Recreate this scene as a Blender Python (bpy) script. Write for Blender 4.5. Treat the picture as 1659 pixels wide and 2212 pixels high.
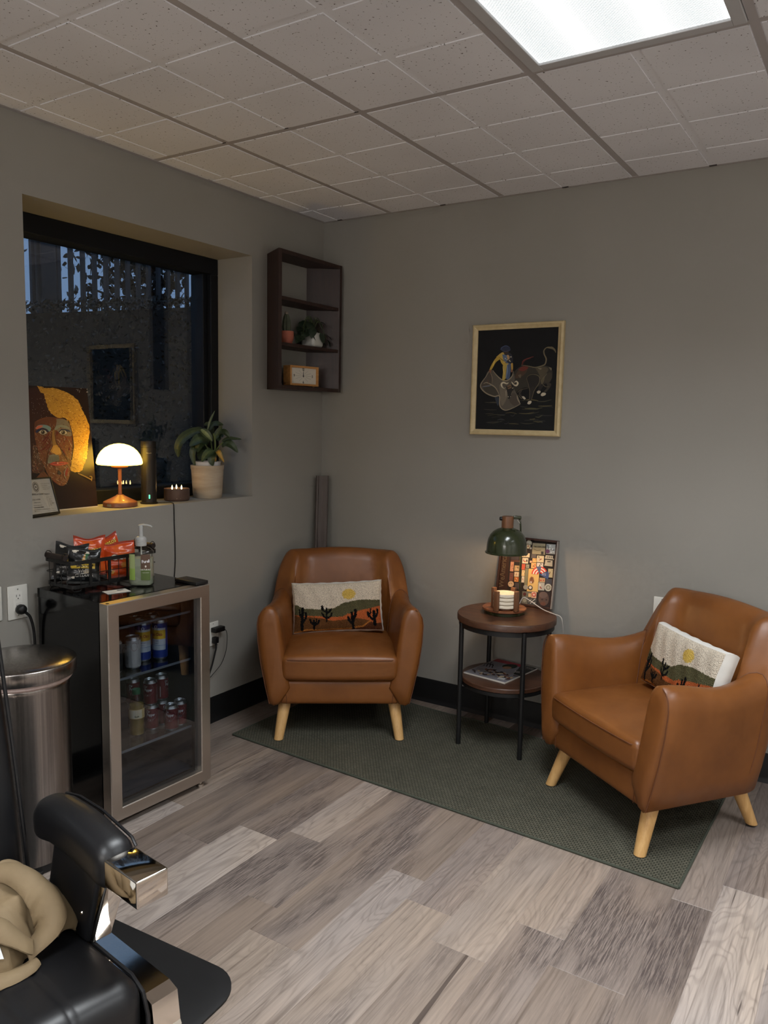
import bpy, bmesh, math, random
from mathutils import Vector, Matrix, Euler
from mathutils.geometry import tessellate_polygon
random.seed(7)
for o in list(bpy.data.objects): bpy.data.objects.remove(o)
scene = bpy.context.scene
COL = scene.collection
PI = math.pi
R = math.radians

# ------------------------------------------------------------------ camera, sky, exposure
cam_d = bpy.data.cameras.new('camera'); cam = bpy.data.objects.new('camera', cam_d); COL.objects.link(cam)
cam_d.sensor_fit = 'HORIZONTAL'; cam_d.sensor_width = 36.0; cam_d.lens = 36.0*1705.0/1659.0
cam_d.clip_start = 0.02
_yaw, _pit, _rol = .5692, -.1169, .0194
_f = Vector((-math.sin(_yaw)*math.cos(_pit), math.cos(_yaw)*math.cos(_pit), math.sin(_pit)))
_r = Vector((math.cos(_yaw), math.sin(_yaw), 0)); _u = _r.cross(_f)
_r2 = math.cos(_rol)*_r + math.sin(_rol)*_u; _u2 = -math.sin(_rol)*_r + math.cos(_rol)*_u
cam.matrix_world = Matrix(((_r2.x,_u2.x,-_f.x,2.634),(_r2.y,_u2.y,-_f.y,-3.470),(_r2.z,_u2.z,-_f.z,1.4515),(0,0,0,1)))
scene.camera = cam

world = bpy.data.worlds.new('dusk_sky'); scene.world = world; world.use_nodes = True
_bg = world.node_tree.nodes['Background']
_bg.inputs['Color'].default_value = (0.13, 0.21, 0.36, 1); _bg.inputs['Strength'].default_value = 1.2

scene.view_settings.view_transform = 'Standard'
scene.view_settings.look = 'None'
scene.view_settings.gamma = 1.0
scene.view_settings.use_curve_mapping = False
scene.view_settings.exposure = 0.08
scene.cycles.max_bounces = 8; scene.cycles.diffuse_bounces = 5; scene.cycles.glossy_bounces = 3; scene.cycles.transmission_bounces = 5; scene.cycles.transparent_max_bounces = 12
scene.cycles.use_adaptive_sampling = True; scene.cycles.adaptive_threshold = 0.045; scene.cycles.adaptive_min_samples = 12
scene.cycles.caustics_reflective = False; scene.cycles.caustics_refractive = False
TROFFER_W = 26.0        # watts of each ceiling fixture
TROFFER_LENS = 0.88     # luminance of the prismatic lens seen from the side
LAMP_SHADE = 11.0       # glass mushroom shade
BULB_W = 1.7
VANITY_W = 11.0           # each globe of the vanity bar

# ------------------------------------------------------------------ colour + materials
def lin(c):
    c /= 255.0
    return c/12.92 if c <= .04045 else ((c+.055)/1.055)**2.4
def S(r, g, b): return (lin(r), lin(g), lin(b), 1.0)

MATS = {}
class N:
    """small node-tree helper"""
    def __init__(s, name):
        s.m = bpy.data.materials.new(name); s.m.use_nodes = True
        s.t = s.m.node_tree; s.n = s.t.nodes; s.l = s.t.links
        s.b = s.n['Principled BSDF']; s.out = s.n['Material Output']
        MATS[name] = s.m
    def new(s, typ, **kw):
        x = s.n.new(typ)
        for k, v in kw.items():
            if k in x.inputs.keys(): x.inputs[k].default_value = v
            else: setattr(x, k, v)
        return x
    def link(s, a, b): s.l.new(a, b)
    def coord(s, scale=(1,1,1), kind='Object', rot=(0,0,0), jitter=False):
        tc = s.new('ShaderNodeTexCoord'); mp = s.new('ShaderNodeMapping')
        mp.inputs['Scale'].default_value = scale; mp.inputs['Rotation'].default_value = rot
        s.link(tc.outputs[kind], mp.inputs['Vector'])
        if jitter:
            oi = s.new('ShaderNodeObjectInfo')
            mu = s.new('ShaderNodeVectorMath', operation='SCALE'); mu.inputs['Scale'].default_value = 37.0
            cx = s.new('ShaderNodeCombineXYZ')
            for k in 'XYZ': s.link(oi.outputs['Random'], cx.inputs[k])
            s.link(cx.outputs[0], mu.inputs[0]); s.link(mu.outputs[0], mp.inputs['Location'])
        return mp.outputs[0]
    def noise(s, vec, scale=5, detail=4, rough=.55, dist=0):
        x = s.new('ShaderNodeTexNoise'); x.inputs['Scale'].default_value = scale
        x.inputs['Detail'].default_value = detail; x.inputs['Roughness'].default_value = rough; x.inputs['Distortion'].default_value = dist
        s.link(vec, x.inputs['Vector']); return x.outputs['Fac']
    def ramp(s, fac, stops, interp='LINEAR'):
        x = s.new('ShaderNodeValToRGB'); x.color_ramp.interpolation = interp
        e = x.color_ramp.elements
        while len(e) < len(stops): e.new(.5)
        for el, (p, c) in zip(e, stops): el.position = p; el.color = c
        s.link(fac, x.inputs['Fac']); return x.outputs['Color']
    def mix(s, fac, a, b, mode='MIX'):
        x = s.new('ShaderNodeMix', data_type='RGBA', blend_type=mode)
        for sock, v in ((x.inputs[0], fac), (x.inputs[6], a), (x.inputs[7], b)):
            if isinstance(v, (int, float, tuple)): sock.default_value = v
            else: s.link(v, sock)
        return x.outputs[2]
    def math(s, op, a, b=0.0):
        x = s.new('ShaderNodeMath', operation=op)
        for sock, v in ((x.inputs[0], a), (x.inputs[1], b)):
            if isinstance(v, (int, float)): sock.default_value = v
            else: s.link(v, sock)
        return x.outputs[0]
    def bump(s, h, strength=.2, dist=.002):
        x = s.new('ShaderNodeBump'); x.inputs['Strength'].default_value = strength; x.inputs['Distance'].default_value = dist
        s.link(h, x.inputs['Height']); s.link(x.outputs[0], s.b.inputs['Normal'])
    def set(s, **kw):
        names = dict(color='Base Color', rough='Roughness', metal='Metallic', spec='Specular IOR Level', coat='Coat Weight', coatr='Coat Roughness',
                     emit='Emission Color', es='Emission Strength', trans='Transmission Weight', ior='IOR', alpha='Alpha', sheen='Sheen Weight', sss='Subsurface Weight', aniso='Anisotropic')
        for k, v in kw.items():
            i = s.b.inputs[names[k]]
            if isinstance(v, (int, float, tuple)): i.default_value = v
            else: s.link(v, i)
        return s

def plain(name, color, rough=.5, metal=0, **kw):
    n = N(name); n.set(color=color, rough=rough, metal=metal, **kw); return n.m
def mottled(name, c1, c2, scale=6, rough=.5, bump=0, bscale=None, stretch=(1,1,1), bdist=.002, jitter=False, **kw):
    n = N(name); v = n.coord(stretch, jitter=jitter)
    f = n.noise(v, scale); n.set(color=n.ramp(f, [(.3, c1), (.7, c2)]), rough=rough, **kw)
    if bump: n.bump(n.noise(v, bscale or scale*6, 3), bump, bdist)
    return n.m
def wood(name, c1, c2, axis=0, scale=1.0, rough=.45, bump=.08, jitter=True, **kw):
    n = N(name); st = [14*scale]*3; st[axis] = 1.2*scale
    v = n.coord(tuple(st), jitter=jitter)
    a = n.noise(v, 3.0, 6, .6, .4); b = n.noise(v, 14.0, 3, .6)
    f = n.math('ADD', n.math('MULTIPLY', a, .7), n.math('MULTIPLY', b, .3))
    n.set(color=n.ramp(f, [(.35, c1), (.65, c2)]), rough=rough, **kw)
    if bump: n.bump(f, bump, .001)
    return n.m
def art_mat(name, rough=.55, bump=0, bscale=200, bdist=.001, **kw):
    n = N(name); a = n.new('ShaderNodeVertexColor', layer_name='Col')
    n.set(color=a.outputs['Color'], rough=rough, **kw)
    if bump: n.bump(n.noise(n.coord(), bscale, 3, .6), bump, bdist)
    return n.m
def glass_mat(name, tint=(1,1,1,1), ior=1.5, rough=0.0, extra=0.0, gain=1.6):
    """clear thin sheet: Fresnel reflection over plain transmission"""
    n = N(name); n.n.remove(n.b)
    tr = n.new('ShaderNodeBsdfTransparent'); tr.inputs['Color'].default_value = tint
    gl = n.new('ShaderNodeBsdfGlossy'); gl.inputs['Roughness'].default_value = rough; gl.inputs['Color'].default_value = (1,1,1,1)
    fr = n.new('ShaderNodeFresnel'); fr.inputs['IOR'].default_value = ior
    mx = n.new('ShaderNodeMixShader')
    geo = n.new('ShaderNodeNewGeometry')          # reflect at the entering face only, so a slab does not trap light
    fac = n.math('MULTIPLY', fr.outputs[0], gain)
    if extra: fac = n.math('ADD', fac, extra)
    fac = n.math('MULTIPLY', fac, n.math('SUBTRACT', 1.0, geo.outputs['Backfacing']))
    fac = n.math('MINIMUM', fac, 1.0)
    n.link(fac, mx.inputs[0]); n.link(tr.outputs[0], mx.inputs[1]); n.link(gl.outputs[0], mx.inputs[2])
    n.link(mx.outputs[0], n.out.inputs['Surface']); return n.m
def emit_mat(name, color, strength):
    n = N(name); n.set(color=color, emit=color, es=strength, rough=.4); return n.m

# ------------------------------------------------------------------ mesh builder
class MB:
    def __init__(s): s.v = []; s.f = []; s.c = []      # c: optional colour per face
    def add(s, vs, fs, M=None, col=None):
        k = len(s.v)
        for p in vs:
            p = Vector(p)
            s.v.append(tuple(M @ p) if M is not None else tuple(p))
        for f in fs: s.f.append(tuple(i+k for i in f))
        s.c += [col]*len(fs)
        return s
    def box(s, x0, x1, y0, y1, z0, z1, bev=0, seg=1, M=None, col=None):
        if not bev:
            vs = [(x0,y0,z0),(x1,y0,z0),(x1,y1,z0),(x0,y1,z0),(x0,y0,z1),(x1,y0,z1),(x1,y1,z1),(x0,y1,z1)]
            return s.add(vs, [(0,3,2,1),(4,5,6,7),(0,1,5,4),(1,2,6,5),(2,3,7,6),(3,0,4,7)], M, col)
        return s.rbox(((x0+x1)/2,(y0+y1)/2,(z0+z1)/2), ((x1-x0)/2,(y1-y0)/2,(z1-z0)/2), bev, seg, M=M, col=col)
    def rbox(s, c, h, r, seg=2, mid=1, M=None, fn=None, col=None):
        """rounded box: centre c, half sizes h, corner radius r; fn deforms the points"""
        r = min(r, min(h)*.999)
        def axis(hh):
            a = [-hh + r*(1-math.cos(PI/2*i/seg)) if seg > 1 else -hh + r*i for i in range(seg+1)]
            a = [-hh + r*(i/seg) for i in range(seg+1)]
            m = [(-hh+r) + (2*(hh-r))*i/mid for i in range(1, mid)] if hh-r > 1e-6 else []
            b = [-q for q in reversed(a)]
            if hh-r <= 1e-6: b = b[1:]
            return a+m+b
        ax = [axis(q) for q in h]
        idx = {}; vs = []; fs = []
        def P(p):
            key = tuple(round(q, 7) for q in p)
            if key in idx: return idx[key]
            inn = [max(-(h[i]-r), min(h[i]-r, p[i])) for i in range(3)]
            d = Vector([p[i]-inn[i] for i in range(3)])
            q = Vector(inn)
            if d.length > 1e-9:
                # spread points evenly over the arc
                t = Vector([math.sin(PI/2*min(1, abs(d[i])/r))*(1 if d[i] >= 0 else -1) for i in range(3)])
                q = q + t.normalized()*r
            q = q + Vector(c)
            if fn: q = Vector(fn(q))
            idx[key] = len(vs); vs.append(tuple(q)); return idx[key]
        for a in range(3):
            b, d = (a+1) % 3, (a+2) % 3
            for sgn in (-1, 1):
                for i in range(len(ax[b])-1):
                    for j in range(len(ax[d])-1):
                        q = []
                        for (ii, jj) in ((i,j),(i+1,j),(i+1,j+1),(i,j+1)):
                            p = [0,0,0]; p[a] = sgn*h[a]; p[b] = ax[b][ii]; p[d] = ax[d][jj]; q.append(P(p))
                        if sgn < 0: q.reverse()
                        u = []
                        for k in q:
                            if k not in u: u.append(k)
                        if len(u) >= 3: fs.append(tuple(u))
        return s.add(vs, fs, M, col)
    def lathe(s, prof, n=32, M=None, cap=True, col=None, fn=None):
        vs = []; fs = []
        for (r, z) in prof:
            for k in range(n):
                a = 2*PI*k/n; p = (r*math.cos(a), r*math.sin(a), z); vs.append(fn(p) if fn else p)
        m = len(prof)
        for i in range(m-1):
            for k in range(n):
                a, b = i*n+k, i*n+(k+1) % n
                fs.append((a, b, b+n, a+n))
        if cap:
            fs.append(tuple(reversed(range(n)))); fs.append(tuple(range((m-1)*n, m*n)))
        return s.add(vs, fs, M, col)
    def cyl(s, p0, p1, r0, r1=None, n=16, cap=True, col=None):
        r1 = r0 if r1 is None else r1
        return s.tube([p0, p1], [r0, r1], n, cap, col)
    def tube(s, pts, rad, n=8, cap=True, col=None, closed=False, flat=None):
        pts = [Vector(p) for p in pts]; m = len(pts)
        if isinstance(rad, (int, float)): rad = [rad]*m
        T = []
        for i in range(m):
            a = pts[(i-1) % m] if (i > 0 or closed) else pts[i]; b = pts[(i+1) % m] if (i < m-1 or closed) else pts[i]
            t = (b-a); T.append(t.normalized() if t.length > 1e-9 else Vector((0,0,1)))
        up = Vector((0,0,1)) if abs(T[0].z) < .9 else Vector((1,0,0))
        nrm = (up - T[0]*up.dot(T[0])).normalized(); vs = []; fs = []
        for i in range(m):
            nrm = (nrm - T[i]*nrm.dot(T[i]))
            nrm = nrm.normalized() if nrm.length > 1e-6 else T[i].orthogonal().normalized()
            bn = T[i].cross(nrm)
            for k in range(n):
                a = 2*PI*k/n; q = (flat or 1.0)
                vs.append(tuple(pts[i] + rad[i]*(math.cos(a)*nrm*q + math.sin(a)*bn)))
        rng = m if closed else m-1
        for i in range(rng):
            for k in range(n):
                a, b = i*n+k, i*n+(k+1) % n; j = ((i+1) % m)*n
                fs.append((a, b, j+(k+1) % n, j+k))
        if cap and not closed:
            fs.append(tuple(reversed(range(n)))); fs.append(tuple(range((m-1)*n, m*n)))
        return s.add(vs, fs, None, col)
    def grid(s, fn, nu, nv, col=None, M=None, colfn=None):
        vs = [fn(i/nu, j/nv) for j in range(nv+1) for i in range(nu+1)]
        fs = [(j*(nu+1)+i, j*(nu+1)+i+1, (j+1)*(nu+1)+i+1, (j+1)*(nu+1)+i) for j in range(nv) for i in range(nu)]
        k = len(s.f); s.add(vs, fs, M, col)
        if colfn:
            for j in range(nv):
                for i in range(nu): s.c[k+j*nu+i] = colfn((i+.5)/nu, (j+.5)/nv)
        return s
    def loft(s, rings, closed=True, cap=True, col=None):
        n = len(rings[0]); vs = [p for r in rings for p in r]; fs = []
        for i in range(len(rings)-1):
            for k in range(n if closed else n-1):
                a, b = i*n+k, i*n+(k+1) % n
                fs.append((a, b, b+n, a+n))
        if cap and closed:
            fs.append(tuple(reversed(range(n)))); fs.append(tuple(range((len(rings)-1)*n, len(rings)*n)))
        return s.add(vs, fs, None, col)
    def prism(s, poly, z0, z1, M=None, col=None):
        n = len(poly); vs = [(x,y,z0) for x,y in poly]+[(x,y,z1) for x,y in poly]
        tr = tessellate_polygon([[Vector((x,y,0)) for x,y in poly]])
        fs = [tuple(t) for t in tr] + [tuple(i+n for i in reversed(t)) for t in tr]
        fs += [(i,(i+1) % n,(i+1) % n+n,i+n) for i in range(n)]
        return s.add(vs, fs, M, col)
    def mesh(s, name, material, smooth=True, angle=42, fix=True):
        me = bpy.data.meshes.new(name); me.from_pydata(s.v, [], s.f)
        if any(c is not None for c in s.c):
            at = me.color_attributes.new('Col', 'FLOAT_COLOR', 'CORNER')
            buf = []
            for f, c in zip(s.f, s.c):
                c = c or (.5,.5,.5,1)
                buf += list(c)*len(f)
            at.data.foreach_set('color', buf)
        if fix:
            bm = bmesh.new(); bm.from_mesh(me); bmesh.ops.recalc_face_normals(bm, faces=bm.faces); bm.to_mesh(me); bm.free()
        for m in (material if isinstance(material, (list, tuple)) else [material]): me.materials.append(m)
        if smooth:
            me.polygons.foreach_set('use_smooth', [True]*len(me.polygons))
            me.set_sharp_from_angle(angle=R(angle))
        me.update(); return me
    def build(s, name, material, parent=None, smooth=True, angle=42, fix=True, loc=None, rot=None, label=None):
        o = bpy.data.objects.new(name, s.mesh(name, material, smooth, angle, fix)); COL.objects.link(o)
        if parent is not None: o.parent = parent
        if loc is not None: o.location = loc
        if rot is not None: o.rotation_euler = rot
        if label: o['label'] = label
        return o

def thing(name, label, cat, loc=(0,0,0), rz=0.0, group=None, rot=None):
    o = bpy.data.objects.new(name, None); COL.objects.link(o); o.empty_display_size = .05
    o.location = loc; o.rotation_euler = rot if rot is not None else (0,0,rz)
    o['label'] = label; o['category'] = cat
    if group: o['group'] = group
    return o
def tag(o, label, cat, group=None, kind=None):
    o['label'] = label; o['category'] = cat
    if group: o['group'] = group
    if kind: o['kind'] = kind
    return o
def structure(o, label=None):
    o['kind'] = 'structure'
    if label: o['label'] = label
    return o
def copy_tree(o, parent=None):
    c = o.copy(); COL.objects.link(c); c.parent = parent
    for ch in list(o.children): copy_tree(ch, c)
    return c
def empty_part(name, parent, loc=(0,0,0), rot=(0,0,0)):
    o = bpy.data.objects.new(name, None); COL.objects.link(o); o.parent = parent; o.location = loc; o.rotation_euler = rot; return o

# ------------------------------------------------------------------ lettering (glyph outlines from the built-in font)
GLYPH = {}
def glyphs(chars):
    cu = []
    for ch in chars:
        c = bpy.data.curves.new('g', 'FONT'); c.body = ch; c.size = 1.0; c.resolution_u = 2; c.dimensions = '2D'; c.fill_mode = 'FRONT'
        o = bpy.data.objects.new('g', c); COL.objects.link(o); cu.append((ch, o, c))
    bpy.context.view_layer.update()
    dg = bpy.context.evaluated_depsgraph_get()
    for ch, o, c in cu:
        ev = o.evaluated_get(dg); me = ev.to_mesh()
        vs = [(v.co.x, v.co.y) for v in me.vertices]; fs = [tuple(p.vertices) for p in me.polygons]
        GLYPH[ch] = (vs, fs, min([v[0] for v in vs], default=0), max([v[0] for v in vs], default=.25)); ev.to_mesh_clear()
    for ch, o, c in cu:
        bpy.data.objects.remove(o); bpy.data.curves.remove(c)
glyphs(sorted(set("ABCDEFGHIJKLMNOPQRSTUVWXYZabcdefghijklmnopqrstuvwxyz0123456789&.*'!/")))

class Art:
    """flat printed or painted picture: coloured pieces laid on one another, colours only pigment"""
    def __init__(s, mp=None, dz=.00003, to3=None):
        s.mb = MB(); s.k = 1; s.dz = dz; s.mp = mp or (lambda x, y: (x, y)); s.to3 = to3 or (lambda x, y, z: (x, y, z))
    def raw(s, pts, fs, col):
        z = s.k*s.dz
        s.mb.add([s.to3(x, y, z) for x, y in pts], fs, None, col)
    def poly(s, pts, col, mapped=True, up=True):
        p = [s.mp(*q) for q in pts] if mapped else pts
        tr = tessellate_polygon([[Vector((x,y,0)) for x,y in p]])
        s.raw(p, [tuple(t) for t in tr], col)
        if up: s.k += 1
        return s
    def rect(s, x0, y0, x1, y1, col, **kw): return s.poly([(x0,y0),(x1,y0),(x1,y1),(x0,y1)], col, **kw)
    def ell(s, cx, cy, rx, ry, col, n=20, rot=0, **kw):
        c, q = math.cos(rot), math.sin(rot)
        return s.poly([(cx+rx*math.cos(2*PI*i/n)*c-ry*math.sin(2*PI*i/n)*q, cy+rx*math.cos(2*PI*i/n)*q+ry*math.sin(2*PI*i/n)*c) for i in range(n)], col, **kw)
    def stroke(s, pts, w, col, taper=False, up=True):
        """polyline with width w (in picture units); taper thins the ends"""
        n = len(pts); L = []; Rr = []
        for i, (x, y) in enumerate(pts):
            a = pts[max(0,i-1)]; b = pts[min(n-1,i+1)]
            dx, dy = b[0]-a[0], b[1]-a[1]; d = math.hypot(dx, dy) or 1
            ww = w/2*(1 if not taper else (.25+.75*math.sin(PI*(i+.5)/n)))
            L.append((x-dy/d*ww, y+dx/d*ww)); Rr.append((x+dy/d*ww, y-dx/d*ww))
        p = [s.mp(*q) for q in L+Rr]
        s.raw(p, [(i, i+1, n+i+1, n+i) for i in range(n-1)], col)
        if up: s.k += 1
        return s
    def text(s, txt, x, y, size, col, ang=0, sx=1.0, center=False, gap=.06, bold=0, up=True, flip=1):
        """lettering at picture position; flip=-1 where the picture's y runs down"""
        pen = 0; out = []
        for ch in txt:
            if ch == ' ' or ch not in GLYPH: pen += .3; continue
            vs, fs, a, b = GLYPH[ch]
            out.append(([(pen+vx-a, vy) for vx, vy in vs], fs)); pen += (b-a)+gap
        off = -pen/2 if center else 0
        c, q = math.cos(ang), math.sin(ang)
        for vs, fs in out:
            for (bx, by) in ([(0,0)] if not bold else [(-bold,0),(bold,0),(0,bold),(0,-bold)]):
                p = []
                for vx, vy in vs:
                    u, v = (vx+off+bx)*size*sx, (vy+by)*size*flip
                    p.append(s.mp(x+u*c-v*q, y+u*q+v*c))
                s.raw(p, fs, col)
        if up: s.k += 1
        return s
    def build(s, name, material, parent=None, **kw): return s.mb.build(name, material, parent, smooth=False, fix=False, **kw)
def homography(quad, w, h):
    """picture quad (TL,TR,BR,BL in crop pixels) -> rectangle w x h, origin lower left"""
    src = quad; dst = [(0,h),(w,h),(w,0),(0,0)]
    A = []; b = []
    for (x,y),(u,v) in zip(src,dst):
        A.append([x,y,1,0,0,0,-u*x,-u*y]); b.append(u); A.append([0,0,0,x,y,1,-v*x,-v*y]); b.append(v)
    n = 8
    M = [r+[q] for r,q in zip(A,b)]
    for i in range(n):
        p = max(range(i,n), key=lambda r: abs(M[r][i])); M[i],M[p] = M[p],M[i]
        for r in range(n):
            if r != i:
                f = M[r][i]/M[i][i]
                for c in range(i,n+1): M[r][c] -= f*M[i][c]
    g = [M[i][n]/M[i][i] for i in range(n)]
    def mp(x, y):
        d = g[6]*x+g[7]*y+1
        return ((g[0]*x+g[1]*y+g[2])/d, (g[3]*x+g[4]*y+g[5])/d)
    return mp
def arc(cx, cy, r, a0, a1, n=12): return [(cx+r*math.cos(R(a0+(a1-a0)*i/n)), cy+r*math.sin(R(a0+(a1-a0)*i/n))) for i in range(n+1)]
def spline(pts, n=6):
    """Catmull-Rom through the points"""
    P = [Vector(p) for p in pts]; out = []
    for i in range(len(P)-1):
        a = P[max(0,i-1)]; b = P[i]; c = P[i+1]; d = P[min(len(P)-1,i+2)]
        for k in range(n):
            t = k/n
            out.append(.5*((2*b)+(c-a)*t+(2*a-5*b+4*c-d)*t*t+(3*b-a-3*c+d)*t**3))
    out.append(P[-1]); return [tuple(q) for q in out]
# ================================================================== THE ROOM
CEIL = 2.480; XR = 4.42; YR = -6.0
WY0, WY1, WZ0, WZ1 = -1.745, -.562, 1.0635, 2.212      # window opening in the left wall
paint = N('taupe_paint'); _v = paint.coord()
paint.set(color=paint.ramp(paint.noise(_v, 1.6, 1), [(.3, S(150,147,140)), (.7, S(156,153,146))]), rough=.55, spec=.35); PAINT = paint.m
BLACKBASE = plain('black_vinyl', S(16,16,17), .45)
WHITEP = plain('white_plastic', S(222,221,214), .38)

mb = MB(); T = .40
mb.box(-T, 0, YR, WY0, 0, CEIL+.12); mb.box(-T, 0, WY1, .12, 0, CEIL+.12)
mb.box(-T, 0, WY0, WY1, 0, WZ0); mb.box(-T, 0, WY0, WY1, WZ1, CEIL+.12)
structure(mb.build('wall_left', PAINT, smooth=False), 'taupe wall with the deep window recess')
structure(MB().box(0, XR, 0, .12, 0, CEIL+.12).build('wall_back', PAINT, smooth=False), 'taupe wall behind the armchairs')
PALE = plain('pale_paint', S(222,218,210), .6)
structure(MB().box(XR, XR+.12, YR, .12, 0, CEIL+.12).build('wall_right', PALE, smooth=False))
structure(MB().box(-T, XR+.12, YR-.12, YR, 0, CEIL+.12).build('wall_rear', PALE, smooth=False))
def base_profile(L):      # cove base: little toe at the floor
    return [(0,0),(.016,0),(.0135,.006),(.008,.014),(.006,.022),(.006,.118),(.003,.122),(0,.122)]
def baseboard(name, p0, p1, n):
    mb = MB(); p0 = Vector(p0); p1 = Vector(p1); n = Vector(n)
    ra = [tuple(p0+n*d+Vector((0,0,z))) for d, z in base_profile(0)]; rb = [tuple(p1+n*d+Vector((0,0,z))) for d, z in base_profile(0)]
    mb.loft([ra, rb]); structure(mb.build(name, BLACKBASE))
baseboard('baseboard_left', (0,YR,0), (0,0,0), (1,0,0)); baseboard('baseboard_back', (0,0,0), (XR,0,0), (0,-1,0))
baseboard('baseboard_right', (XR,YR,0), (XR,0,0), (-1,0,0)); baseboard('baseboard_rear', (0,YR,0), (XR,YR,0), (0,1,0))

# ---- floor: vinyl planks of mixed width laid along the window wall
fl = N('weathered_plank'); oi = fl.new('ShaderNodeObjectInfo')
def fco(sx, sy): return fl.coord((sx, sy, 1), jitter=True)
grain = fl.noise(fco(95, 3.0), 1.0, 3, .62, .5); broad = fl.noise(fco(6.5, 1.5), 1.0, 2, .55, .3); scratch = fl.noise(fco(300, 13), 1.0, 3, .7, .1); ring = fl.noise(fco(8, 1.5), 1.0, 2, .5, .8)
basec = fl.ramp(oi.outputs['Random'], [(0, S(126,114,105)), (.22, S(140,127,117)), (.45, S(131,119,110)), (.62, S(150,138,128)), (.80, S(134,122,114)), (.9, S(168,157,148)), (1, S(172,161,152))])
ringw = fl.math('SINE', fl.math('MULTIPLY', ring, 120.0))
c1 = fl.mix(fl.math('MULTIPLY', fl.ramp(oi.outputs['Random'], [(.5, (.08,.08,.08,1)), (.75, (.42,.42,.42,1)), (1, (.40,.40,.40,1))]), 1.0), basec, fl.mix(1.0, basec, fl.ramp(fl.math('ADD', fl.math('MULTIPLY', ringw, .5), .5), [(0, (.60,.585,.575,1)), (.30, (.97,.97,.97,1)), (1, (1.08,1.07,1.06,1))]), 'MULTIPLY'))
c2 = fl.mix(1.0, c1, fl.ramp(grain, [(.28, (.60,.575,.56,1)), (.46, (.96,.955,.95,1)), (.72, (1.20,1.18,1.16,1))]), 'MULTIPLY')
mask = fl.math('MULTIPLY', fl.ramp(broad, [(.47, (0,0,0,1)), (.60, (1,1,1,1))]), fl.ramp(fl.math('ADD', fl.math('MULTIPLY', scratch, .65), fl.math('MULTIPLY', grain, .35)), [(.44, (0,0,0,1)), (.56, (1,1,1,1))]))
amount = fl.ramp(oi.outputs['Random'], [(0, (.85,.85,.85,1)), (.55, (.75,.75,.75,1)), (.66, (.25,.25,.25,1)), (1, (.06,.06,.06,1))])
c3 = fl.mix(fl.math('MULTIPLY', mask, amount), c2, S(72,63,60))
warm = fl.ramp(fl.noise(fco(5, 1.3), 1.0, 1, .5), [(.35, (1.03,.99,.95,1)), (.65, (.97,.98,1.02,1))])
crack = fl.ramp(fl.noise(fco(30, .8), 1.0, 3, .6, .8), [(.285, (1,1,1,1)), (.31, (0,0,0,1))])
c4 = fl.mix(fl.math('MULTIPLY', crack, .8), fl.mix(1.0, c3, warm, 'MULTIPLY'), S(62,52,48))
fl.set(color=c4, rough=.42, spec=.4)
fl.bump(grain, .18, .0012)
floor = structure(MB().box(-.01, XR, YR, .01, -.06, -.004).build('floor', plain('subfloor', S(70,62,56), .8), smooth=False), 'weathered grey wood-look plank floor')
edges = [0, .12, .285, .42, .515, .637, .775, .95, 1.085, 1.2, 1.37, 1.495, 1.65, 1.82, 1.965, 2.17, 2.29, 2.46, 2.6, 2.72, 2.89, 3.03, 3.2, 3.32, 3.49, 3.63, 3.75, 3.92, 4.06, 4.24, XR]
joints = {5: -1.639, 7: -1.415, 8: -1.78, 10: -1.41, 12: -1.646, 13: -1.435, 15: -1.055}
PL = 1.22
for i in range(len(edges)-1):
    x0, x1 = edges[i], edges[i+1]
    y = joints.get(i, -random.uniform(.2, 1.3))
    ys = [y]
    while ys[0] < 0: ys.insert(0, ys[0]+PL)
    while ys[-1] > YR: ys.append(ys[-1]-PL)
    for a, b in zip(ys[:-1], ys[1:]):
        a = min(a, 0); b = max(b, YR)
        if a-b < .02: continue
        cx, cy = (x0+x1)/2, (a+b)/2; hx, hy = (x1-x0)/2, (a-b)/2; c = .0012
        m = MB(); t = [(-hx,-hy),(hx,-hy),(hx,hy),(-hx,hy)]; ti = [(-hx+c,-hy+c),(hx-c,-hy+c),(hx-c,hy-c),(-hx+c,hy-c)]
        m.add([(px,py,-.004) for px,py in t]+[(px,py,-.0008) for px,py in t]+[(px,py,0) for px,py in ti],
              [(0,1,5,4),(1,2,6,5),(2,3,7,6),(3,0,4,7),(4,5,9,8),(5,6,10,9),(6,7,11,10),(7,4,8,11),(8,9,10,11),(3,2,1,0)])
        m.build('plank', fl.m, floor, smooth=False, fix=False, loc=(cx, cy, 0))

# ---- ceiling: lay-in grid with scored tegular tiles
ct = N('ceiling_tile_white'); v = ct.coord(); 
pin = ct.ramp(ct.noise(v, 115, 2, .5), [(.29, (.20,.18,.17,1)), (.325, (1,1,1,1))]); 
ct.set(color=ct.mix(1.0, ct.ramp(ct.noise(v, 2.2, 1), [(.3, S(226,227,232)), (.7, S(236,237,242))]), pin, 'MULTIPLY'), rough=.9, spec=.1)
DKC = plain('dark_clip', S(46,40,38), .6)
TEE = plain('grid_white_steel', S(178,173,173), .45)
ceil = structure(MB().box(-.01, XR, YR, .01, CEIL+.03, CEIL+.12).build('ceiling', plain('plenum', S(150,150,150), .9), smooth=False), 'white scored tile ceiling')
GX = lambda i: .117+.3048*i
GY = lambda j: (j-3.8039)*.3048
cols = [(-1,1),(1,3),(3,5),(5,7),(7,9),(9,11),(11,13),(13,15)]; rows = [(0,4),(-4,0),(-8,-4),(-12,-8),(-16,-12),(-20,-16)]
FIXT = {(5,-4),(5,-12),(11,-4),(11,-12)}
Zt, Zg = CEIL-.001, CEIL+.0015
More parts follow.
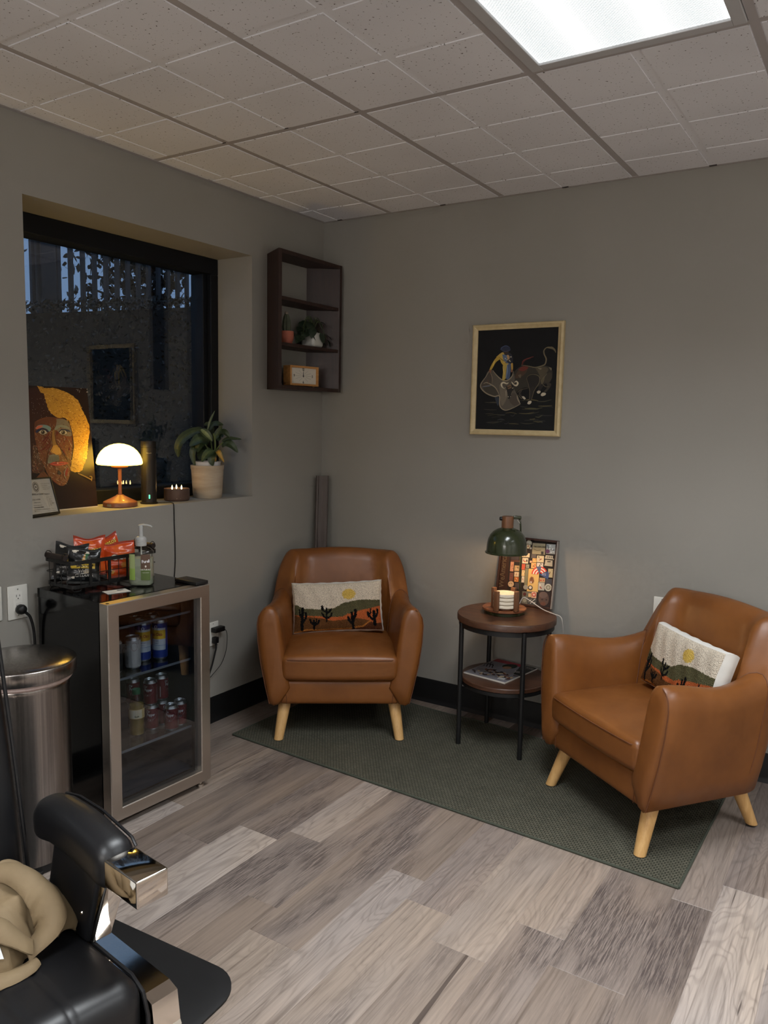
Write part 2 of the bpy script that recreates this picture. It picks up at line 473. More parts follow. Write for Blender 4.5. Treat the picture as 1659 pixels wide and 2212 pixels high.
def tile_mesh(x0, x1, y0, y1, gx, gy):
    m = MB(); m.box(x0, x1, y0, y1, Zg, Zg+.012)
    xs = [x0]+[g for g in gx if x0+.03 < g < x1-.03]+[x1]; ys = [y0]+[g for g in gy if y0+.03 < g < y1-.03]+[y1]
    e = .0145; c = .0009
    for a, b in zip(xs[:-1], xs[1:]):
        for p, q in zip(ys[:-1], ys[1:]):
            X0, X1, Y0, Y1 = a+e, b-e, p+e, q-e
            if X1-X0 < .02 or Y1-Y0 < .02: continue
            m.add([(X0,Y0,Zg),(X1,Y0,Zg),(X1,Y1,Zg),(X0,Y1,Zg),(X0+c,Y0+c,Zt),(X1-c,Y0+c,Zt),(X1-c,Y1-c,Zt),(X0+c,Y1-c,Zt)],
                  [(0,1,5,4),(1,2,6,5),(2,3,7,6),(3,0,4,7),(4,5,6,7)])
    return m
for (i0, i1) in cols:
    for (j0, j1) in rows:
        if (i0, j0) in FIXT: continue
        x0, x1 = max(GX(i0), 0), min(GX(i1), XR); y0, y1 = max(GY(j0), YR), min(GY(j1), 0)
        if x1-x0 < .03 or y1-y0 < .03: continue
        tile_mesh(x0, x1, y0, y1, [GX(i0+1)], [GY(j0+k) for k in (1,2,3)]).build('ceiling_tile', ct.m, ceil, smooth=False)
for (i0, i1) in cols[1:]:
    MB().box(GX(i0)-.012, GX(i0)+.012, YR, 0, Zg-.001, Zg+.006).build('ceiling_tee', TEE, ceil, smooth=False)
for (j0, j1) in rows[:-1]:
    for (i0, i1) in cols:
        x0, x1 = max(GX(i0)+.012, 0), min(GX(i1)-.012, XR)
        if x1-x0 > .02: MB().box(x0, x1, GY(j0)-.012, GY(j0)+.012, Zg-.001, Zg+.006).build('ceiling_tee', TEE, ceil, smooth=False)
for i in (0, 2, 4, 6): MB().box(GX(i)-.014, GX(i)+.014, -.021, -.013, Zg-.0045, Zg-.002).build('tile_clip', DKC, ceil, smooth=False)
for i in (1, 2, 3): MB().box(GX(i)-.020, GX(i)-.002, GY(0)-.0135, GY(0)-.0105, Zg-.0025, Zg-.0005).build('tile_clip', DKC, ceil, smooth=False)
structure(MB().box(0, .020, YR, 0, Zg-.003, Zg+.006).build('trim_1', TEE, smooth=False)); structure(MB().box(.02, XR, -.020, 0, Zg-.003, Zg+.006).build('trim_2', TEE, smooth=False))

# ---- fluorescent troffers: steel pan, door frame, prismatic lens
lens = N('prismatic_lens'); v = lens.coord((1,1,1))
lens.set(color=S(225,228,230), rough=.35)
ch = lens.new('ShaderNodeTexChecker'); ch.inputs['Scale'].default_value = 190; ch.inputs['Color1'].default_value = (.80,.83,.84,1); ch.inputs['Color2'].default_value = (1.12,1.14,1.14,1); lens.link(v, ch.inputs['Vector'])
wv = lens.new('ShaderNodeTexWave', wave_type='BANDS', bands_direction='X', wave_profile='SIN'); wv.inputs['Scale'].default_value = 1.62; wv.inputs['Phase Offset'].default_value = .4; lens.link(v, wv.inputs['Vector'])
tube = lens.ramp(wv.outputs['Fac'], [(.0, (.80,.84,.85,1)), (.65, (.92,.95,.95,1)), (1, (1.25,1.25,1.22,1))])
lens.set(emit=lens.mix(1.0, tube, ch.outputs['Color'], 'MULTIPLY'), es=TROFFER_LENS); lens.m.cycles.emission_sampling = 'NONE'
WSTEEL = plain('white_enamel', S(190,190,192), .4)
for n_, (i0, j0) in enumerate([(5,-4),(5,-12),(11,-4),(11,-12)]):
    x0, x1, y0, y1 = GX(i0)+.013, GX(i0+2)-.013, GY(j0)+.013, GY(j0+4)-.013; cx, cy = (x0+x1)/2, (y0+y1)/2
    hx, hy = (x1-x0)/2, (y1-y0)/2
    lab = ['lit ceiling light panel over the seating corner', 'lit ceiling light panel behind the viewer', 'lit ceiling light panel by the far right wall', 'lit ceiling light panel in the rear right of the room'][n_]
    t = thing('ceiling_light', lab, 'ceiling light', (cx, cy, CEIL), group='fluorescent ceiling panels')
    m = MB(); m.box(-hx, hx, -hy, hy, .024, .03); 
    for a in (-1, 1):
        m.box(a*hx-(.004 if a > 0 else 0), a*hx+(.004 if a < 0 else 0), -hy, hy, 0, .024); m.box(-hx, hx, a*hy-(.004 if a > 0 else 0), a*hy+(.004 if a < 0 else 0), 0, .024)
    m.build('housing', WSTEEL, t, smooth=False)
    fw = .034
    for (a, b, c, d) in ((-hx,-hx+fw,-hy,hy),(hx-fw,hx,-hy,hy),(-hx+fw,hx-fw,-hy,-hy+fw),(-hx+fw,hx-fw,hy-fw,hy)):
        MB().box(a, b, c, d, -.006, .004, .002, 1).build('door_frame', WSTEEL, t, smooth=False)
    MB().box(-hx+fw, hx-fw, -hy+fw, hy-fw, .001, .005).build('lens', lens.m, t, smooth=False)
    ld = bpy.data.lights.new('fluorescent_light', 'AREA'); ld.shape = 'RECTANGLE'; ld.size = 2*(hx-fw); ld.size_y = 2*(hy-fw); ld.energy = TROFFER_W
    ld.color = (.92, .965, 1.0); ld.spread = R(128)
    lo = bpy.data.objects.new('fluorescent_light', ld); COL.objects.link(lo); lo.parent = t; lo.location = (0,0,-.008)

# ---- vanity light bar over the mirror behind the viewer (its bulbs glint in the green lamp shade)
GLOBE = emit_mat('globe_bulb', (1.0,.96,.92,1), 9.0); GLOBE.cycles.emission_sampling = 'NONE'
vt = thing('vanity_light', 'chrome vanity bar with five round bulbs on the rear wall', 'wall light', (2.3, YR+.001, 1.72))
MB().box(-.62, .62, 0, .05, -.05, .05, .008, 2).build('bar', plain('satin_chrome', S(190,190,190), .25, 1.0), vt)
for k in range(5):
    MB().lathe([(.0001,0),(.02,.002),(.035,.012),(.045,.03),(.048,.05),(.045,.07),(.035,.086),(.02,.096),(.0001,.1)], 24).build('bulb', GLOBE, vt, loc=(-.5+.25*k,.05,0), rot=(-PI/2,0,0))
    ld = bpy.data.lights.new('bulb_light', 'POINT'); ld.energy = VANITY_W; ld.color = (1.0,.97,.95); ld.shadow_soft_size = .05
    lo = bpy.data.objects.new('bulb_light', ld); COL.objects.link(lo); lo.parent = vt; lo.location = (-.5+.25*k,.16,0)

# ---- window: black frame set deep in the recess, double glazing
FR = plain('black_anodised', S(13,16,22), .5, spec=.3)
GLZ = glass_mat('window_glass', (.95,.96,.96,1), 1.5, gain=1.5, extra=.015)
win = bpy.data.objects.new('window_1', None); COL.objects.link(win); win['kind'] = 'structure'; win['label'] = 'black framed window onto the dark garden'
xf, xb = -.222, -.33
def bar(name, x0, x1, y0, y1, z0, z1): MB().box(x0, x1, y0, y1, z0, z1, .003, 1).build(name, FR, win, smooth=False)
bar('frame_head', xb, xf, WY0, WY1, WZ1-.075, WZ1); bar('frame_sill', xb, xf, WY0, WY1, WZ0, WZ0+.06)
bar('frame_jamb', xb, xf, WY0, WY0+.065, WZ0+.06, WZ1-.075); bar('frame_jamb', xb, xf, WY1-.05, WY1, WZ0+.06, WZ1-.075)
bar('frame_stop', xb, xf-.025, WY1-.078, WY1-.05, WZ0+.06, WZ1-.075); bar('frame_stop', xb, xf-.025, WY0+.065, WY0+.09, WZ0+.06, WZ1-.075)
for gx in (-.292, -.306):
    MB().box(gx-.002, gx+.002, WY0+.06, WY1-.06, WZ0+.055, WZ1-.07).build('pane', GLZ, win, smooth=False)

# ================================================================== GARDEN OUTSIDE
DARKST = plain('dark_painted_steel', S(34,34,36), .5)
FX = -2.0
ft = thing('garden_fence', 'dark steel picket fence outside the window above the hedge', 'fence', (FX, 0, 0))
for yy, hw in ((-.30, .055), (1.33, .055)):
    MB().box(-.05, .05, yy-hw, yy+hw, 0, 3.3, .006, 1).build('post', DARKST, ft, smooth=False)
pk = MB().box(-.0125, .0125, -.0125, .0125, .35, 3.2).mesh('picket', DARKST, smooth=False)
yy = -.475
for k in range(19):
    if abs(yy+.30) > .07 and abs(yy-1.33) > .07:
        o = bpy.data.objects.new('picket', pk); COL.objects.link(o); o.parent = ft; o.location = (0, yy, 0)
    yy += .0925
for z in (.5, 3.05): MB().box(-.02, .02, -1.0, 1.5, z-.02, z+.02).build('rail', DARKST, ft, smooth=False)
def leaf(m, p, d, up, L, W):
    d = d.normalized(); sd = d.cross(up)
    sd = sd.normalized() if sd.length > 1e-4 else d.orthogonal().normalized()
    p = Vector(p)
    m.add([p, p+d*L*.35+sd*W*.5, p+d*L*.7+sd*W*.36, p+d*L, p+d*L*.7-sd*W*.36, p+d*L*.35-sd*W*.5], [(0,1,2,3,4,5)])
def rv(): return Vector((random.gauss(0,1), random.gauss(0,1), random.gauss(0,1)))
LEAFD = mottled('hedge_leaf', S(14,19,13), S(24,31,20), 9, .42)
LEAFT = mottled('tree_leaf', S(18,24,18), S(30,38,26), 9, .5)
BARK = mottled('bark', S(38,32,28), S(58,50,44), 20, .85)
hg = thing('clipped_hedge', 'dark clipped hedge filling the lower part of the window view', 'hedge', (-1.75, 0, 0))
htop = lambda y: 2.13+.155*max(-1, min(1.4, y+.3))
m = MB(); m.grid(lambda u, v: (-.05+.02*math.sin(9*u), -2.6+4.6*u, v*(htop(-2.6+4.6*u)-.05)), 40, 12)
m.grid(lambda u, v: (-.05-.12*v, -2.6+4.6*u, htop(-2.6+4.6*u)-.05), 40, 3)
m.build('hedge_core', plain('hedge_shade', S(14,17,13), .9), hg)
m = MB()
for k in range(9000):
    y = random.uniform(-2.4, 1.9); t = htop(y)
    z = t-abs(random.gauss(0, .02)) if random.random() < .3 else random.uniform(.7, t)
    x = random.uniform(-.16, .02) if z > t-.06 else random.uniform(-.05, .03)
    leaf(m, (x, y, z+random.uniform(-.01, .025)), Vector((.6,0,.3))+rv()*.7, rv(), random.uniform(.022, .04), random.uniform(.012, .02))
o = m.build('hedge_foliage', LEAFD, hg, smooth=False, fix=False); o['kind'] = 'stuff'
tr = thing('garden_tree', 'leafy tree silhouetted against the dusk sky behind the fence', 'tree', (-2.65, .6, 0))
m = MB(); br = []
m.tube(spline([(0,.55,0),(.03,.5,1.2),(0,.42,2.2),(-.05,.2,2.9),(-.1,-.1,3.5)]), [.05-.0018*i for i in range(25)], 8)
for (a, b, c) in [((0,.42,2.2),(.1,.75,2.6),(.15,1.15,3.0)),((0,.42,2.2),(.1,.05,2.55),(.1,-.6,2.8)),((0,.3,2.6),(.1,.55,3.0),(.1,.7,3.5)),((0,.2,2.9),(.1,-.3,3.1),(.1,-.95,3.25)),((0,.42,2.2),(.15,.1,2.32),(.2,-.25,2.38)),((0,.4,2.3),(.15,.5,2.45),(.2,.2,2.7))]:
    s = spline([a, b, c], 6); m.tube(s, [.02-.0012*i for i in range(len(s))], 6); br += s[3:]
m.build('trunk', BARK, tr)
m = MB()
def tleaf(p): leaf(m, p, Vector((0,0,-.5))+rv()*.8, rv(), random.uniform(.05, .085), random.uniform(.025, .04))
for k in range(900): tleaf(Vector(random.choice(br))+rv()*.09)
for k in range(1500):
    p = Vector((random.gauss(0,.12), random.uniform(-1.0, 1.3), 0)); p.z = 3.22+random.gauss(0,.13)-.07*math.sin(5*p.y)-.08*math.sin(11*p.y+1); tleaf(p)
for (cy, cz, sy, sz, n_) in ((.02,2.86,.10,.10,150),(.30,2.80,.12,.13,420),(.58,2.78,.10,.14,420),(.85,2.92,.12,.12,260),(-.62,2.95,.08,.13,160),(-.95,2.7,.06,.25,220),(.45,2.52,.16,.05,160)):
    for k in range(n_): tleaf(Vector((random.gauss(0,.08), random.gauss(cy,sy), random.gauss(cz,sz))))
o = m.build('tree_foliage', LEAFT, tr, smooth=False, fix=False); o['kind'] = 'stuff'
structure(MB().box(-6, -T, -5, 5, -.2, -.1).build('ground', plain('dark_soil', S(40,36,32), .95), smooth=False), 'dark ground outside')
# ================================================================== RUG
rg = N('green_basketweave'); v = rg.coord((1,1,1))
br = rg.new('ShaderNodeTexBrick'); br.offset = .5
for k, q in (('Scale', 1.0), ('Brick Width', .0150), ('Row Height', .0100), ('Mortar Size', .0019), ('Mortar Smooth', .6)): br.inputs[k].default_value = q
br.inputs['Color1'].default_value = S(102,99,86); br.inputs['Color2'].default_value = S(90,88,76); br.inputs['Mortar'].default_value = S(38,40,33)
rg.link(v, br.inputs['Vector'])
rg.set(color=rg.mix(.22, br.outputs['Color'], rg.ramp(rg.noise(v, 9, 2), [(.3, S(74,73,62)), (.7, S(98,96,83))])), rough=.95, spec=.15)
rg.bump(rg.math('SUBTRACT', 1.0, br.outputs['Fac']), .9, .004)
BIND = mottled('green_binding', S(56,60,50), S(70,74,62), 300, .9)
rug = thing('area_rug', 'dark green woven rectangular rug under the armchairs and side table', 'rug', (0,0,0))
Q = [Vector((.195,-.907)), Vector((2.177,-.994)), Vector((2.19,-.205)), Vector((.215,-.055))]
def rugz(x, y):
    d = math.exp(-((x-1.36)/.10)**2-((y+.17)/.09)**2)+.6*math.exp(-((x-1.16)/.08)**2-((y+.12)/.06)**2)
    return .0065+.008*d
def rugp(u, v):
    p = Q[0].lerp(Q[1], u).lerp(Q[3].lerp(Q[2], u), v)
    w = v**6*(.012*math.sin(17*u+.3)*(1 if .35 < u < .8 else .3))
    return (p.x, p.y+w, rugz(p.x, p.y))
m = MB(); m.grid(rugp, 70, 26); m.grid(lambda u, v: (rugp(u, v)[0], rugp(u, v)[1], .0005), 2, 2)
m.build('pile', rg.m, rug)
for n_, pts in enumerate(([rugp(i/70, 0) for i in range(71)], [rugp(1, i/30) for i in range(31)], [rugp(i/70, 1) for i in range(71)], [rugp(0, i/30) for i in range(31)])):
    MB().tube([(x, y, z-.002) for x, y, z in pts], .0048, 8).build('binding', BIND, rug)

# ================================================================== ARMCHAIRS
le = N('tan_leather'); v = le.coord()
le.set(color=le.ramp(le.noise(v, 5.5, 3, .6), [(.25, S(110,64,27)), (.5, S(122,73,32)), (.78, S(134,82,38))]), rough=le.ramp(le.noise(v, 14, 2), [(.3, (.34,.34,.34,1)), (.7, (.46,.46,.46,1))]), spec=.5)
le.bump(le.noise(v, 330, 2, .6), .07, .0008)
SEAMM = plain('tan_thread', S(98,55,26), .6)
LEGW = wood('pale_oak', S(196,150,92), S(216,174,116), 2, 1.6, .42)
FOOT = plain('black_glide', S(18,17,16), .6)
FRONT = -.015
N2 = 14
def uplan(w, d, r, n1=9, n2=N2, n3=7):
    """half of the tub plan seen from above: front of the right arm -> round the corner -> middle of the back"""
    P = []
    y0, y1 = 0.0, d-r
    for i in range(n1): P.append((w, y0+(y1-y0)*i/n1))
    for i in range(n2): a = PI/2*i/n2; P.append((w-r+r*math.cos(a), d-r+r*math.sin(a)))
    for i in range(n3+1): P.append(((w-r)*(1-i/n3), d))
    return P
NP = 9+N2+8
def toph(k):
    if k < 9: t = k/9; return .612-.034*math.sin(PI/2*min(1, t/.65))**2+.026*max(0, (t-.65)/.35)**2
    if k < 9+N2: t = (k-9)/N2; return .604+.182*math.sin(PI/2*min(1, t/.50))**1.1+.002*t
    t = (k-9-N2)/7; return .788+.010*math.sin(PI/2*t)
def dout(z): return .548+.135*(z-.175)
def wout(z): 
    if z < .55: t = (z-.175)/.375; return .312+.058*math.sin(PI/2*t)
    return .370-.06*(z-.55)
def section(k):
    H = toph(k); out = []
    th = .098
    zs = [(.178, -.045, 0), (.170, -.018, 0), (.180, 0, 0), (.26, 0, 0), (.36, 0, 0), (.46, 0, 0), (H-.075, 0, 0), (H-.04, -.004, 0), (H-.016, -.016, 0), (H-.003, -.033, 0),
          (H, -.050, 0), (H-.006, -.068, 0), (H-.024, -.084, 0), (H-.055, -.096, 0), (min(.50, H-.09), -.104, 0), (.40, -.108, 0), (.30, -.108, 0), (.25, -.108, 0)]
    for z, off, _ in zs:
        q = max(0, min(1, (k-3)/7.0)); w, d = wout(max(.175, z))+off-.030*q*q*(3-2*q)*min(1, max(0, (z-.2)/.25)), dout(max(.175, z))+off
        r = max(.10, .140+off)
        x, y = uplan(w, d, r)[k]
        lean = .05*max(0, (z-.18))*max(0, 1-k/7.0)        # arm fronts rake back a little
        out.append((x, y+FRONT+lean, z))
    return out
def shrink(ring, f, dy):
    c = Vector((sum(p[0] for p in ring)/len(ring), 0, sum(p[2] for p in ring)/len(ring)))
    return [(c.x+(p[0]-c.x)*f, p[1]+dy, c.z+(p[2]-c.z)*(.5+.5*f)) for p in ring]
def tub_piece(k0, k1, side):
    rings = []
    if k0 == 0:
        r0 = section(0)
        for f, dy in ((.35,-.019),(.62,-.0165),(.80,-.012),(.93,-.005)): rings.append(shrink(r0, f, dy))
    rings += [section(k) for k in range(k0, k1+1)]
    return [[(side*p[0], p[1], p[2]) for p in r] for r in rings]
def make_chair():
    t = thing('armchair', '', 'armchair')
    for s in (1, -1):
        MB().loft(tub_piece(0, 9, s)).build('armrest', le.m, t, angle=60)
    right = tub_piece(9, NP-1, 1); left = tub_piece(9, NP-1, -1)
    MB().loft(right+[r for r in reversed(left[:-1])]).build('backrest', le.m, t, angle=60)
    for s in (1, -1):
        MB().tube([(s*p[0], p[1], p[2]) for p in section(9)][3:16], .0022, 6).build('seam', SEAMM, t)
        sec = [(s*p[0], p[1]-.006, p[2]) for p in section(0)][2:10]
        MB().tube(sec, .0018, 6).build('seam', SEAMM, t)
    # front rail
    def railfn(q): return (q.x, q.y+.03*(1-q.z/.285)*0, q.z)
    MB().rbox((0, .025, .228), (.268, .035, .056), .018, 3, 4, fn=railfn).build('front_rail', le.m, t, angle=60)
    # deck closing the bottom
    MB().box(-.26, .26, .02, .50, .19, .27).build('base', le.m, t, smooth=False)
    for s in (1, -1): MB().tube([(s*.236, -.0105, .176), (s*.240, -.012, .225), (s*.242, -.0095, .28)], .0014, 6).build('seam', SEAMM, t)
    # seat cushion: crowned, boxed, piped edge
    def seatfn(q):
        x, y, z = q
        cx = 1-(x/.262)**2; cy = 1-((y-.235)/.27)**2
        if z > .345: z += .026*max(0, cx)**.7*max(0, cy)**.6
        y += -.012*max(0, cx)*(1 if y < .1 else 0)
        xs = 1.0+.03*math.sin(min(1, max(0, (z-.285)/.12))*PI)*(1 if abs(x) > .2 else 0)
        return (x*xs*(1-.05*max(0, (y-.3)/.2)), y, z)
    cu = MB().rbox((0, .235, .342), (.258, .262, .056), .026, 4, 12, fn=seatfn).build('seat_cushion', le.m, t, angle=60)
    pp = []
    for i in range(25):
        x = -.250+.5*i/24; cx = 1-(x/.262)**2
        pp.append((x, -.027-.012*max(0, cx)+(.012 if i in (0, 24) else 0), .384))
    MB().tube([(-.262, .12, .385), (-.2625, .01, .385)]+pp+[(.2625, .01, .385), (.262, .12, .385)], .0024, 6).build('piping', SEAMM, cu)
    for (tx, ty, fx, fy) in ((.245,.065,.273,0),(-.245,.065,-.273,0),(.205,.455,.232,.53),(-.205,.455,-.232,.53)):
        m = MB(); a = Vector((tx,ty,.19)); b = Vector((fx,fy,.0095)); d = (b-a)
        n = 20; rings = []
        for i in range(6):
            f = i/5; c = a+d*f; r = .030-.009*f
            rings.append([(c.x+r*math.cos(2*PI*k/n), c.y+r*math.sin(2*PI*k/n), c.z) for k in range(n)])
        lg = m.loft(rings).build('leg', LEGW, t)
        MB().lathe([(.020,0),(.0205,.003)], 20).build('glide', FOOT, lg, loc=(fx,fy,.0068))
    return t
ch1 = make_chair(); ch2 = copy_tree(ch1)
ch1.location = (.6285,-.676,0); ch1.rotation_euler = (0,0,R(35.4)); ch1['label'] = 'tan leather armchair in the corner between fridge and side table'; ch1['group'] = 'tan leather armchairs'
ch2.location = (1.806,-.712,0); ch2.rotation_euler = (0,0,R(-36.6)); ch2['label'] = 'tan leather armchair at the right edge, right of the side table'; ch2['group'] = 'tan leather armchairs'

# ================================================================== LUMBAR PILLOWS (tufted desert picture, white gusset)
def inpoly(x, y, P):
    c = False; j = len(P)-1
    for i in range(len(P)):
        if (P[i][1] > y) != (P[j][1] > y) and x < (P[j][0]-P[i][0])*(y-P[i][1])/(P[j][1]-P[i][1])+P[i][0]: c = not c
        j = i
    return c
def segd(x, y, a, b):
    dx, dy = b[0]-a[0], b[1]-a[1]; t = max(0, min(1, ((x-a[0])*dx+(y-a[1])*dy)/(dx*dx+dy*dy+1e-9)))
    return math.hypot(x-a[0]-t*dx, y-a[1]-t*dy)
def interp(x, P):
    if x <= P[0][0]: return P[0][1]
    for (a, b) in zip(P[:-1], P[1:]):
        if x <= b[0]:
            t = (x-a[0])/(b[0]-a[0]); t = t*t*(3-2*t); return a[1]+(b[1]-a[1])*t
    return P[-1][1]
CREAM, SUN, HILL, RUST, BROWN, GOLD, DBR, BLK = S(224,211,192), S(222,188,96), S(92,88,62), S(188,98,54), S(104,68,38), S(176,112,52), S(92,52,32), S(17,17,18)
hillL = [(0,500),(170,560),(400,580),(560,570),(760,490),(960,462),(1265,475)]
rustL = [(0,640),(160,660),(300,672),(500,700),(690,700),(800,655),(1060,600),(1265,560)]
brownL = [(0,650),(110,672),(250,690),(360,705),(560,755),(800,745),(900,728),(1010,745),(1075,765),(1160,800),(1265,800)]
goldB = [(0,880),(180,850),(420,872),(760,870),(960,840),(1120,760),(1265,690)]
cacti = [ # capsule strokes: (points, half width)
 ([(112,790),(115,700),(118,560)],21),([(72,570),(80,650),(110,700)],11),([(165,620),(168,690),(130,750)],16),([(115,800),(118,850)],22),
 ([(230,720),(245,760),(280,790)],14),([(285,740),(290,850)],16),([(320,720),(320,760),(290,790)],9),([(358,740),(345,780),(300,800)],14),
 ([(408,540),(415,585)],19),([(420,600),(465,625),(470,660)],10),([(472,570),(470,760)],12),([(535,590),(500,625),(478,640)],16),([(405,640),(430,690),(470,710)],13),([(548,645),(530,690),(478,715)],12),
 ([(785,715),(800,770),(845,810)],18),([(840,650),(848,880)],19),([(895,610),(892,680),(850,770)],20),
 ([(1075,650),(1085,700),(1135,745)],18),([(1120,600),(1118,650),(1090,690)],11),([(1165,640),(1162,820)],24),([(1220,610),(1215,670),(1170,740)],14)]
rp = random.Random(3)
def pcol(u, v):
    x = u*1265; y = 200+(1-v)*690            # picture pixels, y down
    j = rp.uniform(-5, 5); k = rp.uniform(-5, 5)
    for pts, w in cacti:
        for a, b in zip(pts[:-1], pts[1:]):
            if abs(x-a[0]) > 140: continue
            if segd(x+j, y+k, a, b) < w: return BLK
    if math.hypot((x-805+j*2)/98, (y-370+k*2)/78) < 1: return SUN
    if y < interp(x, hillL)+k: return CREAM
    if y < interp(x, rustL)+k: return HILL
    if y < interp(x, brownL)+k: return RUST
    if y > interp(x, goldB)+24: return DBR
    if y > interp(x, goldB): return GOLD
    return BROWN
PW, PH, PT = .430, .238, .066
tuft = N('tufted_yarn'); vc = tuft.new('ShaderNodeVertexColor', layer_name='Col'); v = tuft.coord()
vo = tuft.new('ShaderNodeTexVoronoi'); vo.inputs['Scale'].default_value = 260; tuft.link(v, vo.inputs['Vector'])
tuft.set(color=tuft.mix(1.0, vc.outputs['Color'], tuft.ramp(vo.outputs['Distance'], [(.0, (1.12,1.12,1.12,1)), (.75, (.60,.60,.60,1))]), 'MULTIPLY'), rough=.95, spec=.1)
nz = tuft.new('ShaderNodeBump'); nz.inputs['Strength'].default_value = .8; nz.inputs['Distance'].default_value = .003; nz.invert = True
tuft.link(vo.outputs['Distance'], nz.inputs['Height']); tuft.link(nz.outputs[0], tuft.b.inputs['Normal'])
WCOT = mottled('white_cotton', S(214,212,206), S(228,226,220), 12, .85, .2, 30, bdist=.004)
def make_pillow():
    t = thing('lumbar_pillow', '', 'pillow')
    def dome(u, v): return (max(0, 1-(2*u-1)**4)*max(0, 1-(2*v-1)**4))**.55
    def edge(u, v):
        x = (u-.5)*PW; z = v*PH
        x *= 1-.035*math.sin(PI*v); z = PH/2+(z-PH/2)*(1-.06*math.sin(PI*u))
        return x, z
    def front(u, v):
        x, z = edge(u, v); return (x, -.030-.024*dome(u, v)+.0015*math.sin(37*u+9*v), z)
    m = MB(); m.grid(front, 170, 96, colfn=pcol); m.build('tufted_front', tuft.m, t, fix=True, angle=80)
    def back(u, v):
        x, z = edge(u, v); return (x*1.0, .030+.014*dome(u, v), z)
    m = MB(); m.grid(back, 28, 16)
    for (f0, n) in (((lambda q: (q, 0)), 28), ((lambda q: (1, q)), 16), ((lambda q: (1-q, 1)), 28), ((lambda q: (0, 1-q)), 16)):
        def strip(a, b, f0=f0):
            u, v = f0(a); p = Vector(front(u, v)); q = Vector(back(u, v)); r = p.lerp(q, b)
            o = Vector((u-.5, 0, v-.5)); o.normalize(); return tuple(r+o*.010*math.sin(PI*b)+o*.0015*math.sin(40*a)*math.sin(PI*b))
        m.grid(strip, n, 5)
    bm_o = m.build('cover', WCOT, t, angle=80)
    return t
pl1 = make_pillow(); pl2 = copy_tree(pl1)
def place_on_chair(o, chair, x, y, z, tilt, spin, roll=0):
    M = Matrix.Translation(chair.location) @ Euler(chair.rotation_euler).to_matrix().to_4x4() @ Matrix.Translation((x,y,z)) @ Matrix.Rotation(spin,4,'Z') @ Matrix.Rotation(tilt,4,'X') @ Matrix.Rotation(roll,4,'Y')
    o.matrix_world = M; o.location, o.rotation_euler = M.to_translation(), M.to_euler()
place_on_chair(pl1, ch1, -.012, .328, .418, R(-17), R(0), R(-3.0)); pl1['label'] = 'desert cactus lumbar pillow on the corner armchair, seen front on'; pl1['group'] = 'desert cactus pillows'
place_on_chair(pl2, ch2, .028, .335, .430, R(-16), R(-9), R(0)); pl2['label'] = 'desert cactus lumbar pillow on the right armchair, white side showing'; pl2['group'] = 'desert cactus pillows'

# ================================================================== SIDE TABLE and what stands on it
TW = wood('dark_walnut', S(58,36,25), S(88,57,40), 0, .9, .38)
BLKM = plain('black_powder_coat', S(17,17,18), .48)
TC = (1.24,-.255); TZ = .598
tb = thing('side_table', 'round two-tier side table with dark wood tops and black metal legs', 'table', (TC[0],TC[1],0))
MB().lathe([(.205,TZ-.030),(.217,TZ-.030),(.220,TZ-.027),(.220,TZ-.004),(.217,TZ),(.0001,TZ)], 64).build('tabletop', TW, tb)
MB().lathe([(.198,TZ-.052),(.212,TZ-.052),(.212,TZ-.0305),(.198,TZ-.0305),(.198,TZ-.052)], 64, cap=False).build('top_ring', BLKM, tb)
MB().lathe([(.0001,.292),(.192,.292),(.196,.295),(.196,.310),(.193,.313),(.0001,.313)], 64).build('lower_shelf', TW, tb)
MB().lathe([(.176,.276),(.194,.276),(.194,.2918),(.176,.2918),(.176,.276)], 64, cap=False).build('shelf_ring', BLKM, tb)
for sx in (-1,1):
    for sy in (-1,1):
        ux, uy = sx*.148, sy*.148; L_ = MB()
        z0 = .0075 if uy < 0 else .0005
        L_.tube([(ux,uy,z0),(ux,uy,TZ-.032)], .0105, 12).build('leg', BLKM, tb)
# ---- task lamp on the side table
GRN = plain('olive_enamel', S(46,52,30), .22, coat=.4, coatr=.08)
WAL = wood('warm_walnut', S(98,62,40), S(128,86,58), 2, 1.5, .42)
ACA = wood('acacia', S(96,52,32), S(156,98,62), 0, 1.0, .4)
lx, ly = 1.221, -.240
lp = thing('task_lamp', 'green metal task lamp with wood cap and round wood base', 'lamp', (lx, ly, TZ), rz=.5692)
MB().lathe([(.086,0),(.090,.001),(.091,.004),(.091,.013),(.088,.0145),(.0001,.0145)], 48).build('base', GRN, lp)
MB().lathe([(.0001,.0146),(.094,.0146),(.098,.017),(.098,.024),(.095,.0265),(.0001,.0265)], 56).build('base_top', ACA, lp)
stem = spline([(.020,.045,.030),(.052,.040,.031),(.067,.035,.040),(.071,.032,.08),(.070,.028,.22),(.064,.022,.36),(.058,.018,.415),(.048,.012,.432),(.03,.003,.433)], 6)
m = MB(); m.tube(stem, .0066, 10, flat=.62); m.build('stem', GRN, lp)
zr = .272
prof = [(.0955,zr-.001),(.0960,zr+.003),(.0905,zr+.006),(.0895,zr+.02),(.088,zr+.04),(.0835,zr+.062),(.075,zr+.081),(.062,zr+.096),(.046,zr+.106),(.030,zr+.112),(.026,zr+.114),
        (.026,zr+.112),(.045,zr+.103),(.061,zr+.093),(.0735,zr+.079),(.082,zr+.061),(.0865,zr+.04),(.088,zr+.02),(.089,zr+.005),(.0955,zr-.001)]
MB().lathe(prof, 56, cap=False).build('shade', GRN, lp)
MB().lathe([(.0001,zr+.113),(.0262,zr+.113),(.0262,zr+.160),(.0248,zr+.164),(.0001,zr+.164)], 32).build('wood_cap', WAL, lp)
m = MB(); m.rbox((.042,.002,.431), (.018,.008,.0075), .003, 2); m.build('hinge_arm', GRN, lp)
